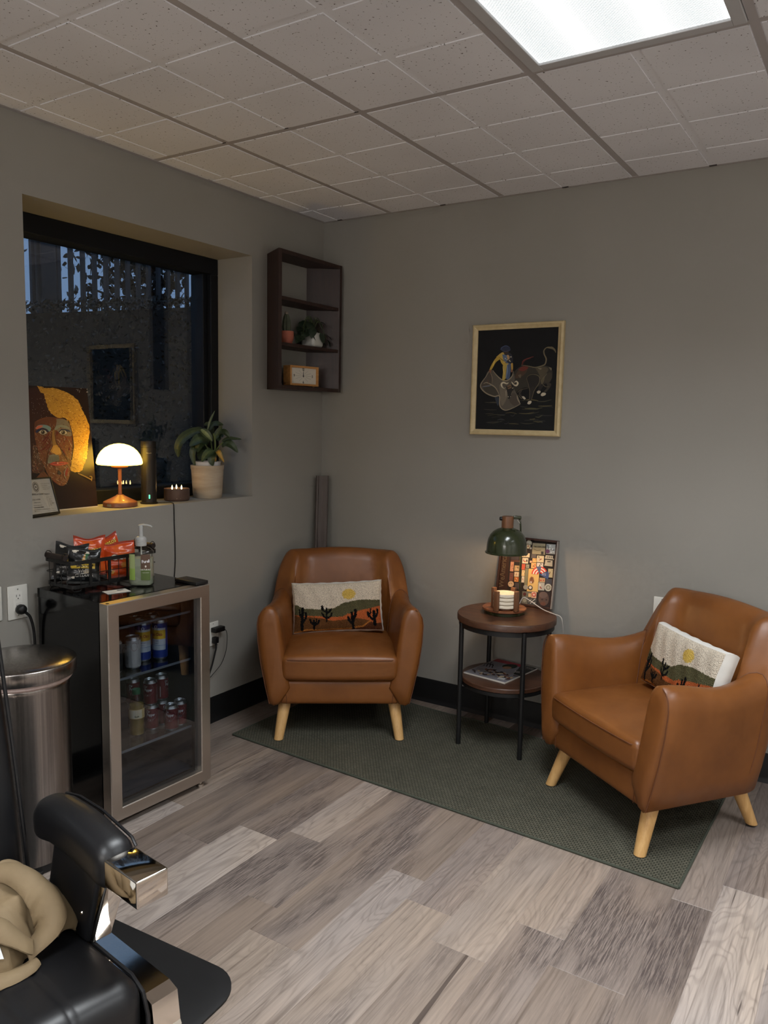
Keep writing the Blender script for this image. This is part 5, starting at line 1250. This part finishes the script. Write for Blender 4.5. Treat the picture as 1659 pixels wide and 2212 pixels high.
# ---- drinks
ALU = plain('can_aluminium', S(190,190,188), .3, 1.0)
CANM = art_mat('can_print', .32, metal=.35)
def FP(y, dep, z): return tuple(FO+Matrix.Rotation(FA,3,'Z')@Vector((-dep,y,z)))
def can(name, label, group, R_, H, loc, turn, base, draw, cat='can'):
    t = thing(name, label, cat, loc, rz=turn, group=group)
    MB().lathe([(.0001,.004),(R_*.62,.003),(R_*.74,0),(R_*.80,.002),(R_,.010),(R_,.0105)], 32).build('can_base', ALU, t)
    m = MB(); n = 32
    def bnd(u, v): return (R_*math.cos(2*PI*u), R_*math.sin(2*PI*u), .0102+v*(H-.0102-.012))
    m.grid(bnd, n, 1, colfn=lambda u, v: base); m.build('can_wall', CANM, t, fix=False)
    MB().lathe([(R_,H-.0122),(R_*.86,H-.003),(R_*.86,H-.0005),(R_*.83,H),(R_*.80,H-.001),(R_*.78,H-.005),(.0001,H-.005)], 32, cap=False).build('can_lid', ALU, t)
    MB().rbox((R_*.12,0,H-.004), (R_*.33,R_*.20,.0009), .0008, 1).build('pull_tab', ALU, t)
    a = Art(None, .00003, to3=lambda x,y,z: ((R_+.00015+z)*math.cos(x/R_), (R_+.00015+z)*math.sin(x/R_), y)); draw(a, R_, H); a.build('label_print', CANM, t)
    return t
def band(a, x0, x1, y0, y1, col, n=16):
    p = [(x0+(x1-x0)*i/n, y0) for i in range(n+1)]; q = [(x0+(x1-x0)*i/n, y1) for i in range(n+1)]
    a.raw([a.mp(*k) for k in p+q], [(i,i+1,n+1+i+1,n+1+i) for i in range(n)], col); a.k += 1
def topo(a, R_, H):
    C_ = PI*R_
    band(a, -C_*.42, C_*.42, .040, H-.030, S(196,202,204)); band(a, -C_*.42, C_*.42, .083, .118, S(226,184,50)); a.poly([(-.012,.136),(.012,.136),(.008,.126),(0,.121),(-.008,.126)], S(40,58,120)); a.ell(0,.131,.006,.006,S(206,210,214))
    a.text('Topo Chico', 0, .096, .0175, S(150,42,40), center=True, sx=.62, bold=.02); a.text('SELTZER', 0, .074, .006, S(60,84,140), center=True); a.text('HARD', 0,.065,.005,S(60,84,140),center=True)
    band(a, -C_*.42, C_*.42, .058, .0592, S(90,120,170)); a.poly([(-C_*.42,.040),(-C_*.42,.048),(0,.034),(C_*.42,.048),(C_*.42,.040),(0,.028)], S(40,70,140))
def pepper(a, R_, H):
    for off in (0, PI*R_):
        a.ell(off,.066,.021,.021,S(176,172,170),24); a.ell(off,.066,.0188,.0188,S(96,20,30),24); a.text('Dr', off-.010, .073, .013, S(214,210,206), center=True, bold=.02); a.text('Pepper', off, .060, .0155, S(214,210,206), center=True, sx=.72, bold=.03); a.ell(off-.003,.044,.0105,.0055,S(150,130,128),14); a.ell(off-.003,.044,.0090,.0044,S(96,20,30),14); a.text('23', off-.003,.0415,.007,S(200,190,188),center=True)
    a.rect(.26*PI*2*R_-.010,.018,.26*PI*2*R_+.006,.070,S(150,142,140)); a.rect(-.26*PI*2*R_-.008,.018,-.26*PI*2*R_+.008,.060,S(196,190,188))
def whitecan(a, R_, H):
    a.ell(.02,H*.72,.011,.016,S(120,36,44),18); a.text('SELTZER', -.004,.022,.0085, S(60,52,52), ang=PI/2); a.rect(-.022,.03,-.010,.06,S(150,148,144)); a.ell(-.014,H*.70,.006,.008,S(130,80,80))
cz = .5182
topoc = [(.275,.175,200,'tall blue and yellow can, left of the front two, top fridge shelf'),(.335,.150,190,'tall blue and yellow can, right of the front two, top fridge shelf'),(.300,.245,200,'tall blue can behind the two front cans, top fridge shelf'),(.365,.235,180,'tall blue can furthest back right on the top fridge shelf')]
vdir = math.degrees(math.atan2(-.842,.539))
for k, (y, d, tn, lb) in enumerate(topoc): can('seltzer_can', lb, 'tall seltzer cans in the fridge', .0290, .156, FP(y,d,cz), R(vdir+(18 if k == 0 else -14 if k == 1 else 80)), S(44,66,140), topo)
can('white_can', 'white can with dark red mark at the left of the top fridge shelf', 'white cans in the fridge', .0290, .122, FP(.195,.130,cz), R(vdir-10), S(186,182,174), whitecan)
can('dark_can', 'dark can beside the white can at the glass edge', None, .0290, .122, FP(.118,.135,cz), R(vdir+30), S(24,26,26), lambda a, r, h: (a.text('COLD BREW', 0,.02,.012,S(196,190,180),ang=PI/2,bold=.02)))
mz, mh, mr = .2482, .100, .0262
mini = [(.292,.150,0,'lower maroon mini can under the stacked pair, bottom row left'),(.335,.088,0,'front lower maroon mini can nearest the glass'),(.388,.100,0,'lower maroon mini can furthest right by the fridge wall'),(.350,.158,0,'lower maroon mini can behind the front two'),(.255,.205,0,'lower maroon mini can at the back left of the group'),(.285,.148,1,'upper maroon mini can stacked in front, left of two'),(.347,.160,1,'upper maroon mini can stacked right, turned to its side'),(.250,.207,1,'upper maroon mini can stacked at the back, half hidden')]
for k, (y, d, lay, lb) in enumerate(mini): can('cola_can', lb, 'maroon mini cans in the fridge', mr, mh, FP(y,d,mz+lay*(mh+.0002)), R(vdir+[10,4,12,60,20,0,86,25][k]), S(104,20,32), pepper)
CAPG = plain('green_cap', S(40,112,70), .4)
PET = glass_mat('clear_plastic', (.90,.92,.86,1), 1.4); JUI = N('apple_juice'); JUI.set(color=S(206,166,72), rough=.2, trans=.6, ior=1.33)
def bottle(lb, loc, turn):
    t = thing('juice_bottle', lb, 'bottle', loc, rz=turn, group='apple juice bottles')
    wob = [(.0001,.002),(.024,.002),(.028,.006)]+[(.0285-.0016*(i % 2),.012+.006*i) for i in range(9)]+[(.029,.068),(.029,.108),(.0285,.115),(.024,.130),(.016,.146),(.0125,.152),(.0125,.165)]
    MB().lathe(wob, 32).build('bottle_wall', PET, t); MB().lathe([(.0001,.0035),(.0265,.0065),(.0268,.070),(.0270,.112),(.0262,.120),(.0001,.120)], 28).build('juice', JUI.m, t)
    MB().lathe([(.0001,.160),(.0150,.160),(.0155,.163),(.0155,.176),(.0145,.1785),(.0001,.1785)], 24).build('cap', CAPG, t)
    a = Art(None, .00003, to3=lambda x,y,z: ((.0293+z)*math.cos(x/.0293), (.0293+z)*math.sin(x/.0293), y)); C_ = PI*.0293
    band(a,-C_,C_,.070,.106,S(206,176,110),32); band(a,-.02,.03,.072,.104,S(214,204,176),10); a.ell(.012,.090,.009,.008,S(188,60,44)); a.poly([(.004,.1),(.014,.104),(.022,.100),(.012,.097)],S(70,120,50)); a.rect(-.022,.092,-.004,.101,S(226,220,206)); a.text('Apple',.010,.077,.008,S(60,80,40),center=True,bold=.03)
    a.build('label_print', PR, t)
bottle('apple juice bottle with green cap, front of the lower fridge shelf', FP(.222,.150,mz), R(vdir)); bottle('apple juice bottle further left on the lower fridge shelf', FP(.130,.170,mz), R(vdir+40))

# ---- on top of the fridge
TOPZ = FT+.0006
WIRE = plain('black_wire', S(15,14,14), .45)
bk = thing('wire_basket', 'black wire basket with wooden handles on top of the fridge', 'basket', FP(.212,.325,TOPZ), rz=FA)
bw, bd = .190, .088    # half length (y), half depth (x)
def rrect(hx, hy, r, z, n=5):
    p = []
    for (cx, cy, a0) in ((hx-r,hy-r,0),(-hx+r,hy-r,90),(-hx+r,-hy+r,180),(hx-r,-hy+r,270)):
        for i in range(n+1): p.append((cx+r*math.cos(R(a0+90*i/n)), cy+r*math.sin(R(a0+90*i/n)), z))
    return p
def strap(pts, h, th, name):      # flat vertical strap following a closed path
    rings = []; n = len(pts)
    for i in range(n+1):
        p = Vector(pts[i % n]); q = Vector((p.x,p.y,0)).normalized()
        rings.append([tuple(p), tuple(p-q*th), tuple(p-q*th+Vector((0,0,h))), tuple(p+Vector((0,0,h)))])
    MB().loft(rings, cap=False).build(name, WIRE, bk, angle=30)
strap(rrect(bd,bw,.022,.100), .014, .003, 'top_rim'); strap(rrect(bd-.006,bw-.006,.020,.012), .013, .003, 'bottom_rim')
MB().tube(rrect(bd-.003,bw-.003,.021,.062), .0014, 6, closed=True).build('mid_wire', WIRE, bk)
for s in (1,-1):
    for i, y in enumerate([-.15,-.11,-.07,-.03,.01,.05,.09,.13]):
        if i % 2: MB().box(min(s*(bd-.006),s*(bd-.002)),max(s*(bd-.006),s*(bd-.002)),y-.0055,y+.0055,.02,.105).build('upright_strap', WIRE, bk, smooth=False)
        else: MB().tube([(s*(bd-.005),y,.018),(s*(bd-.003),y,.108)], .0013, 6).build('upright_wire', WIRE, bk)
    for i, x in enumerate([-.055,-.02,.02,.055]):
        if i in (1,): MB().box(x-.0055,x+.0055,min(s*(bw-.006),s*(bw-.002)),max(s*(bw-.006),s*(bw-.002)),.02,.105).build('upright_strap', WIRE, bk, smooth=False)
        else: MB().tube([(x,s*(bw-.005),.018),(x,s*(bw-.003),.108)], .0013, 6).build('upright_wire', WIRE, bk)
    hd = MB().cyl((-.058,s*(bw+.002),.124),(.058,s*(bw+.002),.124), .0105, n=16).build('handle', plain('dark_handle_wood', S(38,28,24), .6) if 'dark_handle_wood' not in MATS else MATS['dark_handle_wood'], bk)
    for x in (-.052,.052): MB().tube(spline([(x,s*(bw-.002),.108),(x,s*(bw-.012),.130),(x,s*(bw+.002),.141),(x,s*(bw+.014),.128),(x,s*(bw+.002),.110)], 5), .0014, 6).build('handle_ring', WIRE, hd)
for i in range(7): MB().tube([(-bd+.006,-.15+.05*i,.014),(bd-.006,-.15+.05*i,.014)], .0014, 6).build('floor_wire', WIRE, bk)
for sx in (1,-1):
    for sy in (1,-1): MB().tube(spline([(sx*(bd-.02),sy*(bw-.012),.013),(sx*(bd-.016),sy*(bw-.02),.0018),(sx*(bd-.016),sy*(bw-.045),.0016),(sx*(bd-.02),sy*(bw-.055),.013)], 4), .0015, 6).build('foot_wire', WIRE, bk)
# snack bags
def bag(name, label, group, W, H, T_, local, rot, base, draw, seed):
    rb = random.Random(seed); t = thing(name, label, 'snack bag', (0,0,0), group=group)
    M = Matrix.Translation(FP(*local)) @ Matrix.Rotation(FA,4,'Z') @ Euler(rot).to_matrix().to_4x4(); t.location = M.to_translation(); t.rotation_euler = M.to_euler()
    ph = [rb.uniform(0,6) for _ in range(8)]
    def puff(u, v):
        q = max(0, math.sin(PI*min(1, max(0, (u-.02)/.96))))**.6*max(0, math.sin(PI*min(1, max(0, (v-.07)/.86))))**.55
        wr = .0035*math.sin(9*u+ph[0]+4*v)*(1-abs(2*v-1))+.004*math.sin(23*u+ph[1])*abs(2*v-1)**2+.002*math.sin(31*v+ph[2]+5*u)
        return T_*q+wr*q
    def outl(u, v):
        x = (u-.5)*W*(1-.07*math.sin(PI*v)); z = v*H*(1-.05*math.sin(PI*u)*(1 if v > .5 else -.5)); z += .004*math.sin(7*u+ph[3])*max(0, v-.8)*5
        return x, z
    sgn = 1
    def face(sg): 
        def f(u, v): x, z = outl(u, v); return (x, -sg*puff(u, v), z)
        return f
    m = MB(); m.grid(face(1), 40, 44, colfn=lambda u, v: draw(u, v)); m.build('front', FOIL, t, fix=False, angle=80)
    m = MB(); m.grid(face(-1), 20, 22, colfn=lambda u, v: base); m.build('rear', FOIL, t, fix=False, angle=80)
    return t, (lambda u, v: (outl(u, v)[0], -puff(u, v), outl(u, v)[1]))
FOIL = art_mat('glossy_foil', .28, coat=.3, coatr=.15)
OR1, OR2, OR3 = S(206,74,26), S(222,96,36), S(176,56,20)
rb = random.Random(21); blobs = [(rb.uniform(0,1), rb.uniform(0,1), rb.uniform(.03,.08), rb.choice([0,1,2])) for _ in range(26)]
def cheesy(u, v):
    if v > .93 or v < .07: return OR3
    for (x, y, r, k) in blobs:
        if y < .34 and math.hypot((u-x)*.8, v-y) < r: return (S(214,140,60), S(226,170,90), S(120,50,40))[k]
    return OR1 if (math.sin(8*u+5*v) < .2) else OR2
def popcorn(u, v):
    if v > .94 or v < .06: return S(24,26,26)
    if .62 < v < .86 and abs((u-.52)-(v-.74)*.5) < .07: return S(186,140,70) if u < .52 else S(40,92,58)
    if .40 < v < .56 and u+v*.3 > .22 and u < .86: return S(222,186,60)
    for (x, y, r, k) in blobs:
        if (y < .34 or y > .8) and math.hypot((u-x)*.8, v-y) < r*.8: return (S(196,180,150), S(214,206,190), S(60,56,54))[k]
    return S(22,24,26)
def bag_text(t, surf, items):
    for (txt, u0, v0, size, col, ang, edge) in items:
        for pas in ((1, S(30,22,20)), (0, col)) if edge else ((0, col),):
            a = Art(None, .00012, to3=lambda x,y,z: (lambda p: (p[0], p[1]-.0012-z*(3-2*pas[0]), p[2]))(surf(max(0,min(1,x)), max(0,min(1,y)))))
            a.text(txt, u0, v0, size, pas[1], ang=ang, sx=1.0, center=True, bold=.06 if pas[0] else .02); a.build('lettering', PR, t)
spec = [ ('cheese_snack_bag','tall orange cheese puff bag at the back middle of the basket','orange snack bags',.118,.150,.020,(.170,.345,TOPZ+.030),(R(-8),R(2),PI/2+R(-22)),OR1,cheesy,1,[('Cheetos',.52,.60,.21,S(236,196,70),.06,True)]),
 ('cheese_snack_bag','orange cheese puff bag leaning at the back right of the basket','orange snack bags',.118,.146,.020,(.276,.355,TOPZ+.030),(R(-18),R(-14),PI/2+R(-26)),OR1,cheesy,2,[('Cheetos',.60,.72,.20,S(236,196,70),.06,True)]),
 ('cheese_snack_bag','orange cheese puff bag at the front right of the basket','orange snack bags',.118,.138,.018,(.274,.285,TOPZ+.018),(R(-10),R(-6),PI/2+R(-30)),OR1,cheesy,3,[('Cheetos',.60,.50,.24,S(226,214,196),.0,True)]),
 ('popcorn_bag','black popcorn bag at the back left of the basket','black popcorn bags',.118,.140,.020,(.080,.350,TOPZ+.026),(R(-20),R(6),PI/2+R(-40)),S(22,24,26),popcorn,4,[('WHITE CHEDDAR',.5,.28,.075,S(206,202,194),0,False)]),
 ('popcorn_bag','black popcorn bag at the front left with yellow banner','black popcorn bags',.116,.134,.018,(.098,.282,TOPZ+.018),(R(-12),R(4),PI/2+R(-32)),S(22,24,26),popcorn,5,[('Smartfood',.52,.455,.125,S(34,30,28),.06,False),('WHITE',.52,.30,.13,S(212,208,200),.05,False),('CHEDDAR',.52,.19,.125,S(212,208,200),.05,False)]) ]
for (nm, lb, gp, W, H, T_, loc, rot, base, draw, seed, texts) in spec:
    t, surf = bag(nm, lb, gp, W, H, T_, loc, rot, base, draw, seed); bag_text(t, surf, texts)
# hand sanitiser
san = thing('hand_sanitizer', 'clear pump bottle of hand sanitizer on the fridge top', 'bottle', FP(.272,.172,TOPZ), rz=vdir/180*PI); san.scale = (1.28,1.28,1.25)
CLRP = glass_mat('clear_bottle', (.95,.97,.94,1), 1.42); GEL = N('clear_gel'); GEL.set(color=S(214,222,200), rough=.08, trans=.62, ior=1.3); GEL = GEL.m
def ovalfn(p):
    q = (abs(p[0])**3+abs(p[1])**3)**(1/3) or 1e-9; k = math.hypot(p[0],p[1])/q      # squarish section
    return (p[0]*k*.62, p[1]*k*.93, p[2])
MB().lathe([(.0001,.001),(.033,.001),(.0375,.004),(.0385,.010),(.0385,.098),(.0375,.104),(.030,.112),(.018,.118),(.0135,.120),(.0135,.126)], 40, fn=ovalfn).build('bottle_body', CLRP, san)
MB().lathe([(.0001,.0035),(.033,.0038),(.0365,.009),(.0368,.085),(.0001,.0852)], 40, fn=ovalfn).build('gel', GEL, san)
TRW = N('frosted_pump'); TRW.set(color=S(206,208,206), rough=.35, trans=.35); TRW = TRW.m
MB().lathe([(.0001,.121),(.0155,.121),(.0158,.123),(.0158,.142),(.0145,.146),(.010,.149),(.0001,.149)], 28).build('pump_collar', TRW, san)
for i in range(4): MB().tube([(.0159*math.cos(2*PI*k/28),.0159*math.sin(2*PI*k/28),.125+.0045*i) for k in range(28)], .0007, 5, closed=True).build('collar_ridge', TRW, san)
MB().lathe([(.0065,.149),(.0060,.172),(.0075,.178),(.0075,.183),(.0001,.184)], 20).build('pump_stem', TRW, san)
MB().tube(spline([(0,-.004,.181),(0,.010,.1835),(0,.026,.1815),(0,.033,.1775)], 5), [.0052]*6+[.0042]*6+[.003]*4, 10, flat=.7).build('spout', TRW, san)
MB().tube([(0,0,.121),(0,.003,.02)], .0022, 8).build('dip_tube', TRW, san)
def onoval(x, y, z, R_=.0388): g = x/R_; p = ovalfn(((R_+z)*math.cos(g), (R_+z)*math.sin(g), y)); return p
a = Art(None, .00005, to3=onoval); band(a,.006,.034,.020,.098,S(96,72,58),10); band(a,.006,.034,.020,.052,S(86,104,52),10); a.poly([(.008,.070),(.033,.074),(.034,.088),(.009,.084)], S(34,38,104)); a.text('Purell', .021, .073, .0125, S(226,226,230), center=True, ang=.1, sx=.85, bold=.03); a.text('NATURALS', .0205, .050, .0062, S(224,226,216), center=True, bold=.02); a.ell(.020,.062,.0024,.0032,S(224,216,206)); a.text('hand sanitizer',.0205,.042,.0036,S(214,214,200),center=True); a.build('front_label', PR, san)
a = Art(None, .00005, to3=onoval); band(a,-.031,-.012,.020,.098,S(158,172,116),8); band(a,-.031,-.012,.020,.055,S(140,170,78),8); a.build('rear_label', PR, san)
# loose card
cdv = thing('gift_card', 'small white card lying on the fridge top near the door', 'card', FP(.145,.150,TOPZ), rz=FA+R(90-14))
MB().box(-.043,.043,-.027,.027,0,.0012,.0004,1).build('card', WHITEP, cdv, smooth=False)
a = Art(None, .00003, to3=lambda x,y,z: (x,y,.0013+z)); a.rect(.006,.006,.030,.018,S(70,80,96)); a.rect(.012,.008,.040,.012,S(150,160,170)); a.text('gift', .010,.008,.010,S(30,36,46),bold=.03); a.rect(-.036,-.012,-.005,-.010,S(190,176,170)); a.rect(-.036,-.016,-.012,-.0145,S(190,176,170)); a.build('print', PR, cdv)

# ---- stainless step bin
bn = thing('trash_bin', 'round stainless steel trash bin with domed lid beside the fridge', 'trash bin', (.345,-2.028,0))
MB().lathe([(.0001,.004),(.138,.004),(.142,.006),(.142,.030)], 64).build('base_ring', BLKM, bn)
MB().lathe([(.1435,.030),(.1435,.590),(.1455,.597),(.1435,.603),(.1405,.603),(.1405,.030)], 72, cap=False).build('body', ssv.m, bn)
MB().lathe([(.138,.60),(.150,.606),(.154,.612),(.150,.6205),(.138,.6205)], 64, cap=False).build('liner_bag', mottled('pinkish_bag', S(196,170,162), S(220,200,194), 40, .5, .5, 60), bn)
MB().lathe([(.150,.622),(.164,.624),(.1665,.628),(.1665,.664),(.1655,.667),(.162,.6695),(.130,.6745),(.08,.678),(.0001,.6795)], 72).build('lid', ssv.m, bn)
MB().rbox((.135*math.cos(R(-30)),.135*math.sin(R(-30)),.012), (.03,.03,.006), .004, 2).build('pedal', BLKM, bn)
# ================================================================== BARBER CHAIR corner
bl = N('black_leatherette'); v = bl.coord(); bl.set(color=S(20,20,22), rough=.40, spec=.5); bl.bump(bl.noise(v, 420, 2), .06, .0006); BL = bl.m
CHR = plain('polished_chrome', S(214,206,196), .06, 1.0)
bc = thing('barber_chair', 'black padded barber chair with polished chrome arm caps', 'barber chair', (1.640,-2.620,0), rz=R(-7.5))
# armrest pad: rounded bolster tapering into the chrome cap
def padfn(q):
    x, y, z = q; t = (x+.37)/.28
    return (x, y, z-(.022*max(0, t-.55)/.45)-(.014*max(0, .25-t)/.25))
def arm(sy):
    g = empty_part('armrest', bc, (0, sy, 0))
    MB().rbox((-.232,0,.672), (.138,.038,.045), .034, 6, 6, fn=padfn).build('pad', BL, g, angle=70)
    MB().tube([padfn(Vector((-.365+.26*i/20, .0375-.002, .706-(.010 if i in (0,20) else 0)))) for i in range(21)], .0028, 6).build('piping', BL, g)
    MB().rbox((-.050,0,.655), (.051,.031,.025), .0035, 3).build('chrome_cap', CHR, g)
    M = Matrix.Translation((-.225,0,.545)) @ Matrix.Shear('XZ', 4, (.30,0)) if False else None
    def skew(q): return (q.x+.28*(q.z-.56), q.y, q.z)
    MB().rbox((-.235,0,.565), (.082,.026,.085), .012, 4, fn=skew).build('side_panel', BL, g, angle=60)
    MB().rbox((-.136,.003,.560), (.011,.022,.080), .006, 3, fn=lambda q: (q.x+.40*(q.z-.60), q.y, q.z)).build('chrome_strut', CHR, g)
    MB().lathe([(.0001,0),(.004,0),(.003,.002),(.0001,.003)], 12).build('rivet', CHR, g, loc=(-.19,-.0262,.54), rot=(PI/2,0,0))
    return g
arm(0.0); arm(-.585)
# chrome side plates along the seat
for sy in (.018, -.603):
    m = MB()
    prof = [(-.40,.455),(-.02,.455),(.004,.448),(.012,.395),(.016,.388),(.012,.380),(.004,.376),(-.004,.300),(-.030,.300),(-.05,.40),(-.40,.41)]
    M = Matrix(((1,0,0,0),(0,0,1,sy),(0,1,0,0),(0,0,0,1)))
    m.prism(prof, -.026, .026, M); m.build('side_plate', CHR, bc, smooth=False)
def seatfn(q):
    x, y, z = q; yy = y+.292
    if z > .44:
        for c in (-.09,-.03,.03,.09,.15,-.15): z -= .0035*math.exp(-((yy-c)/.0045)**2)*(1 if x < .0 else .6)
        z += .012*math.cos(min(1, abs(yy)/.27)*PI/2)
    if x > -.03: x -= .0022*sum(math.exp(-((yy-c)/.0045)**2) for c in (-.09,-.03,.03,.09,.15,-.15))
    return (x, y, z)
def rbox_fine(c, h, r):
    m = MB(); m.rbox(c, h, r, 6, 72, fn=seatfn); return m
rbox_fine((-.235,-.292,.420), (.238,.282,.078), .045).build('seat_cushion', BL, bc, angle=70)
MB().tube([(-.47,-.0115,.478),(-.05,-.0115,.478),(-.015,-.0125,.465),(.000,-.013,.43),(.002,-.013,.36)], .004, 8).build('seat_piping', BL, bc)
def backfn(q): return (q.x-.14*(q.z-.55)-.03*max(0,(q.z-.8)), (q.y+.30)*(1-.10*max(0,(q.z-.60)))-.30, q.z)
MB().rbox((-.392,-.30,.83), (.045,.258,.30), .040, 5, 10, fn=backfn).build('backrest', BL, bc, angle=70)
MB().tube([backfn(Vector((-.352,-.046,.55+.055*i))) for i in range(10)], .004, 8).build('back_piping', BL, bc)
MB().lathe([(.0001,.165),(.06,.165),(.045,.20),(.04,.345),(.0001,.345)], 32).build('column', CHR, bc, loc=(-.23,-.30,0))
MB().lathe([(.0001,.010),(.30,.010),(.31,.014),(.305,.024),(.20,.05),(.09,.09),(.07,.166),(.0001,.166)], 48).build('base', CHR, bc, loc=(-.23,-.30,0))
# floor mat
MATM = mottled('black_foam_mat', S(16,16,17), S(21,21,22), 12, .6)
mt = thing('floor_mat', 'black rubber anti-fatigue mat under the barber chair', 'mat', (0,0,0))
def mpoly(sc):
    cx, cy = .86, -2.72; hx, hy, r = .52+sc, .63+sc, .10; p = []
    for (sx, sy, a0) in ((1,1,0),(-1,1,90),(-1,-1,180),(1,-1,270)):
        for i in range(9):
            g = R(a0+90*i/8); x, y = sx*(hx-r)+r*math.cos(g), sy*(hy-r)+r*math.sin(g); c, q = math.cos(R(3.5)), math.sin(R(3.5)); p.append((cx+x*c-y*q, cy+x*q+y*c))
    return p
MB().loft([[(x,y,.0004) for x,y in mpoly(0)],[(x,y,.006) for x,y in mpoly(0)],[(x,y,.0095) for x,y in mpoly(-.012)]]).build('mat_sheet', MATM, mt, angle=20)
# tan cape dropped on the seat
CL = mottled('tan_twill', S(112,94,68), S(130,111,82), 9, .75, .12, 400)
cp = thing('folded_cape', 'crumpled tan cape with a white patch lying on the barber chair seat', 'cape', (0,0,0)); 
cp.location = bc.location+Matrix.Rotation(R(-7.5),3,'Z')@Vector((-.262,-.165,.508)); cp.rotation_euler = (0,0,R(-7.5))
def tri(x): return 2*abs((x/PI) % 2-1)-1          # creased wave
def lump(u, v):
    g = 2*PI*u; e = v
    fold = 1+.12*tri(2*g+1.0+2.0*e)+.09*tri(5*g-3.5*e+.6)+.05*tri(11*g+7*e)*(1-e)
    rr = max(0.0, math.cos(e*PI/2))**.5*fold
    x = .086*rr*math.cos(g); y = .118*rr*math.sin(g)
    z = .105*math.sin(e*PI/2)**.8*(1+.22*tri(2*g+2.2))+.014*tri(4*g+5*e)*math.sin(PI*e)
    return (x-.02*e, y-.01*e, max(.0005, z))
m = MB(); m.grid(lump, 110, 40); m.build('cloth', CL, cp, angle=80)
def sheet(fn, name, nu=40, nv=16): m = MB(); m.grid(fn, nu, nv); m.grid(lambda u, v: tuple(Vector(fn(u, v))-Vector((.002,.0005,.0025))), nu, nv); m.build(name, CL, cp, angle=80)
def flap(path, wdt, curl):      # a fold of cloth: ribbon that curls over on itself along a path
    P = [Vector(p) for p in spline(path, 8)]
    def f(u, v):
        i = u*(len(P)-1); k = min(len(P)-2, int(i)); c = P[k].lerp(P[k+1], i-k); d = (P[k+1]-P[k]).normalized(); s = d.cross(Vector((0,0,1))).normalized()
        a_ = (v-.5)*curl; w = wdt*(.6+.4*math.sin(PI*u))
        return tuple(c+s*(w*math.sin(a_))+Vector((0,0,w*(math.cos(a_)-1)))+s*.003*tri(14*u))
    return f
sheet(flap([(-.07,.00,.125),(-.01,.055,.128),(.045,.082,.100),(.078,.070,.055),(.080,.030,.020)], .030, 2.6), 'fold')
sheet(flap([(-.05,-.10,.112),(.02,-.055,.110),(.068,.000,.080),(.088,.040,.035)], .032, 2.4), 'fold')
sheet(flap([(-.075,.080,.075),(-.02,.118,.058),(.035,.122,.030),(.070,.112,.014)], .026, 2.5), 'fold')
sheet(flap([(.02,-.12,.050),(.075,-.08,.030),(.105,-.02,.014),(.098,.04,.010)], .024, 2.2), 'fold')
m = MB(); m.grid(lambda u, v: (.045+.045*v+.010*u, -.115+.10*u, .088-.050*v+.012*math.sin(PI*u)), 12, 8); m.build('white_patch', plain('white_label_cloth', S(206,206,204), .8), cp, angle=80)
# coil of black cable on the floor behind the chair
cb = []
for i in range(150):
    g = i/150*2*PI*3.2; rr = .055+.012*math.sin(g*.7); cb.append((.33+rr*1.2*math.cos(g), -2.245+rr*math.sin(g), .006+.011*(i/30)+.014*max(0, math.sin(g*1.1))))
tag(MB().tube(cb, .005, 8).build('cable_coil', RUB), 'coil of black cable on the floor seen behind the barber chair arm', 'cable')
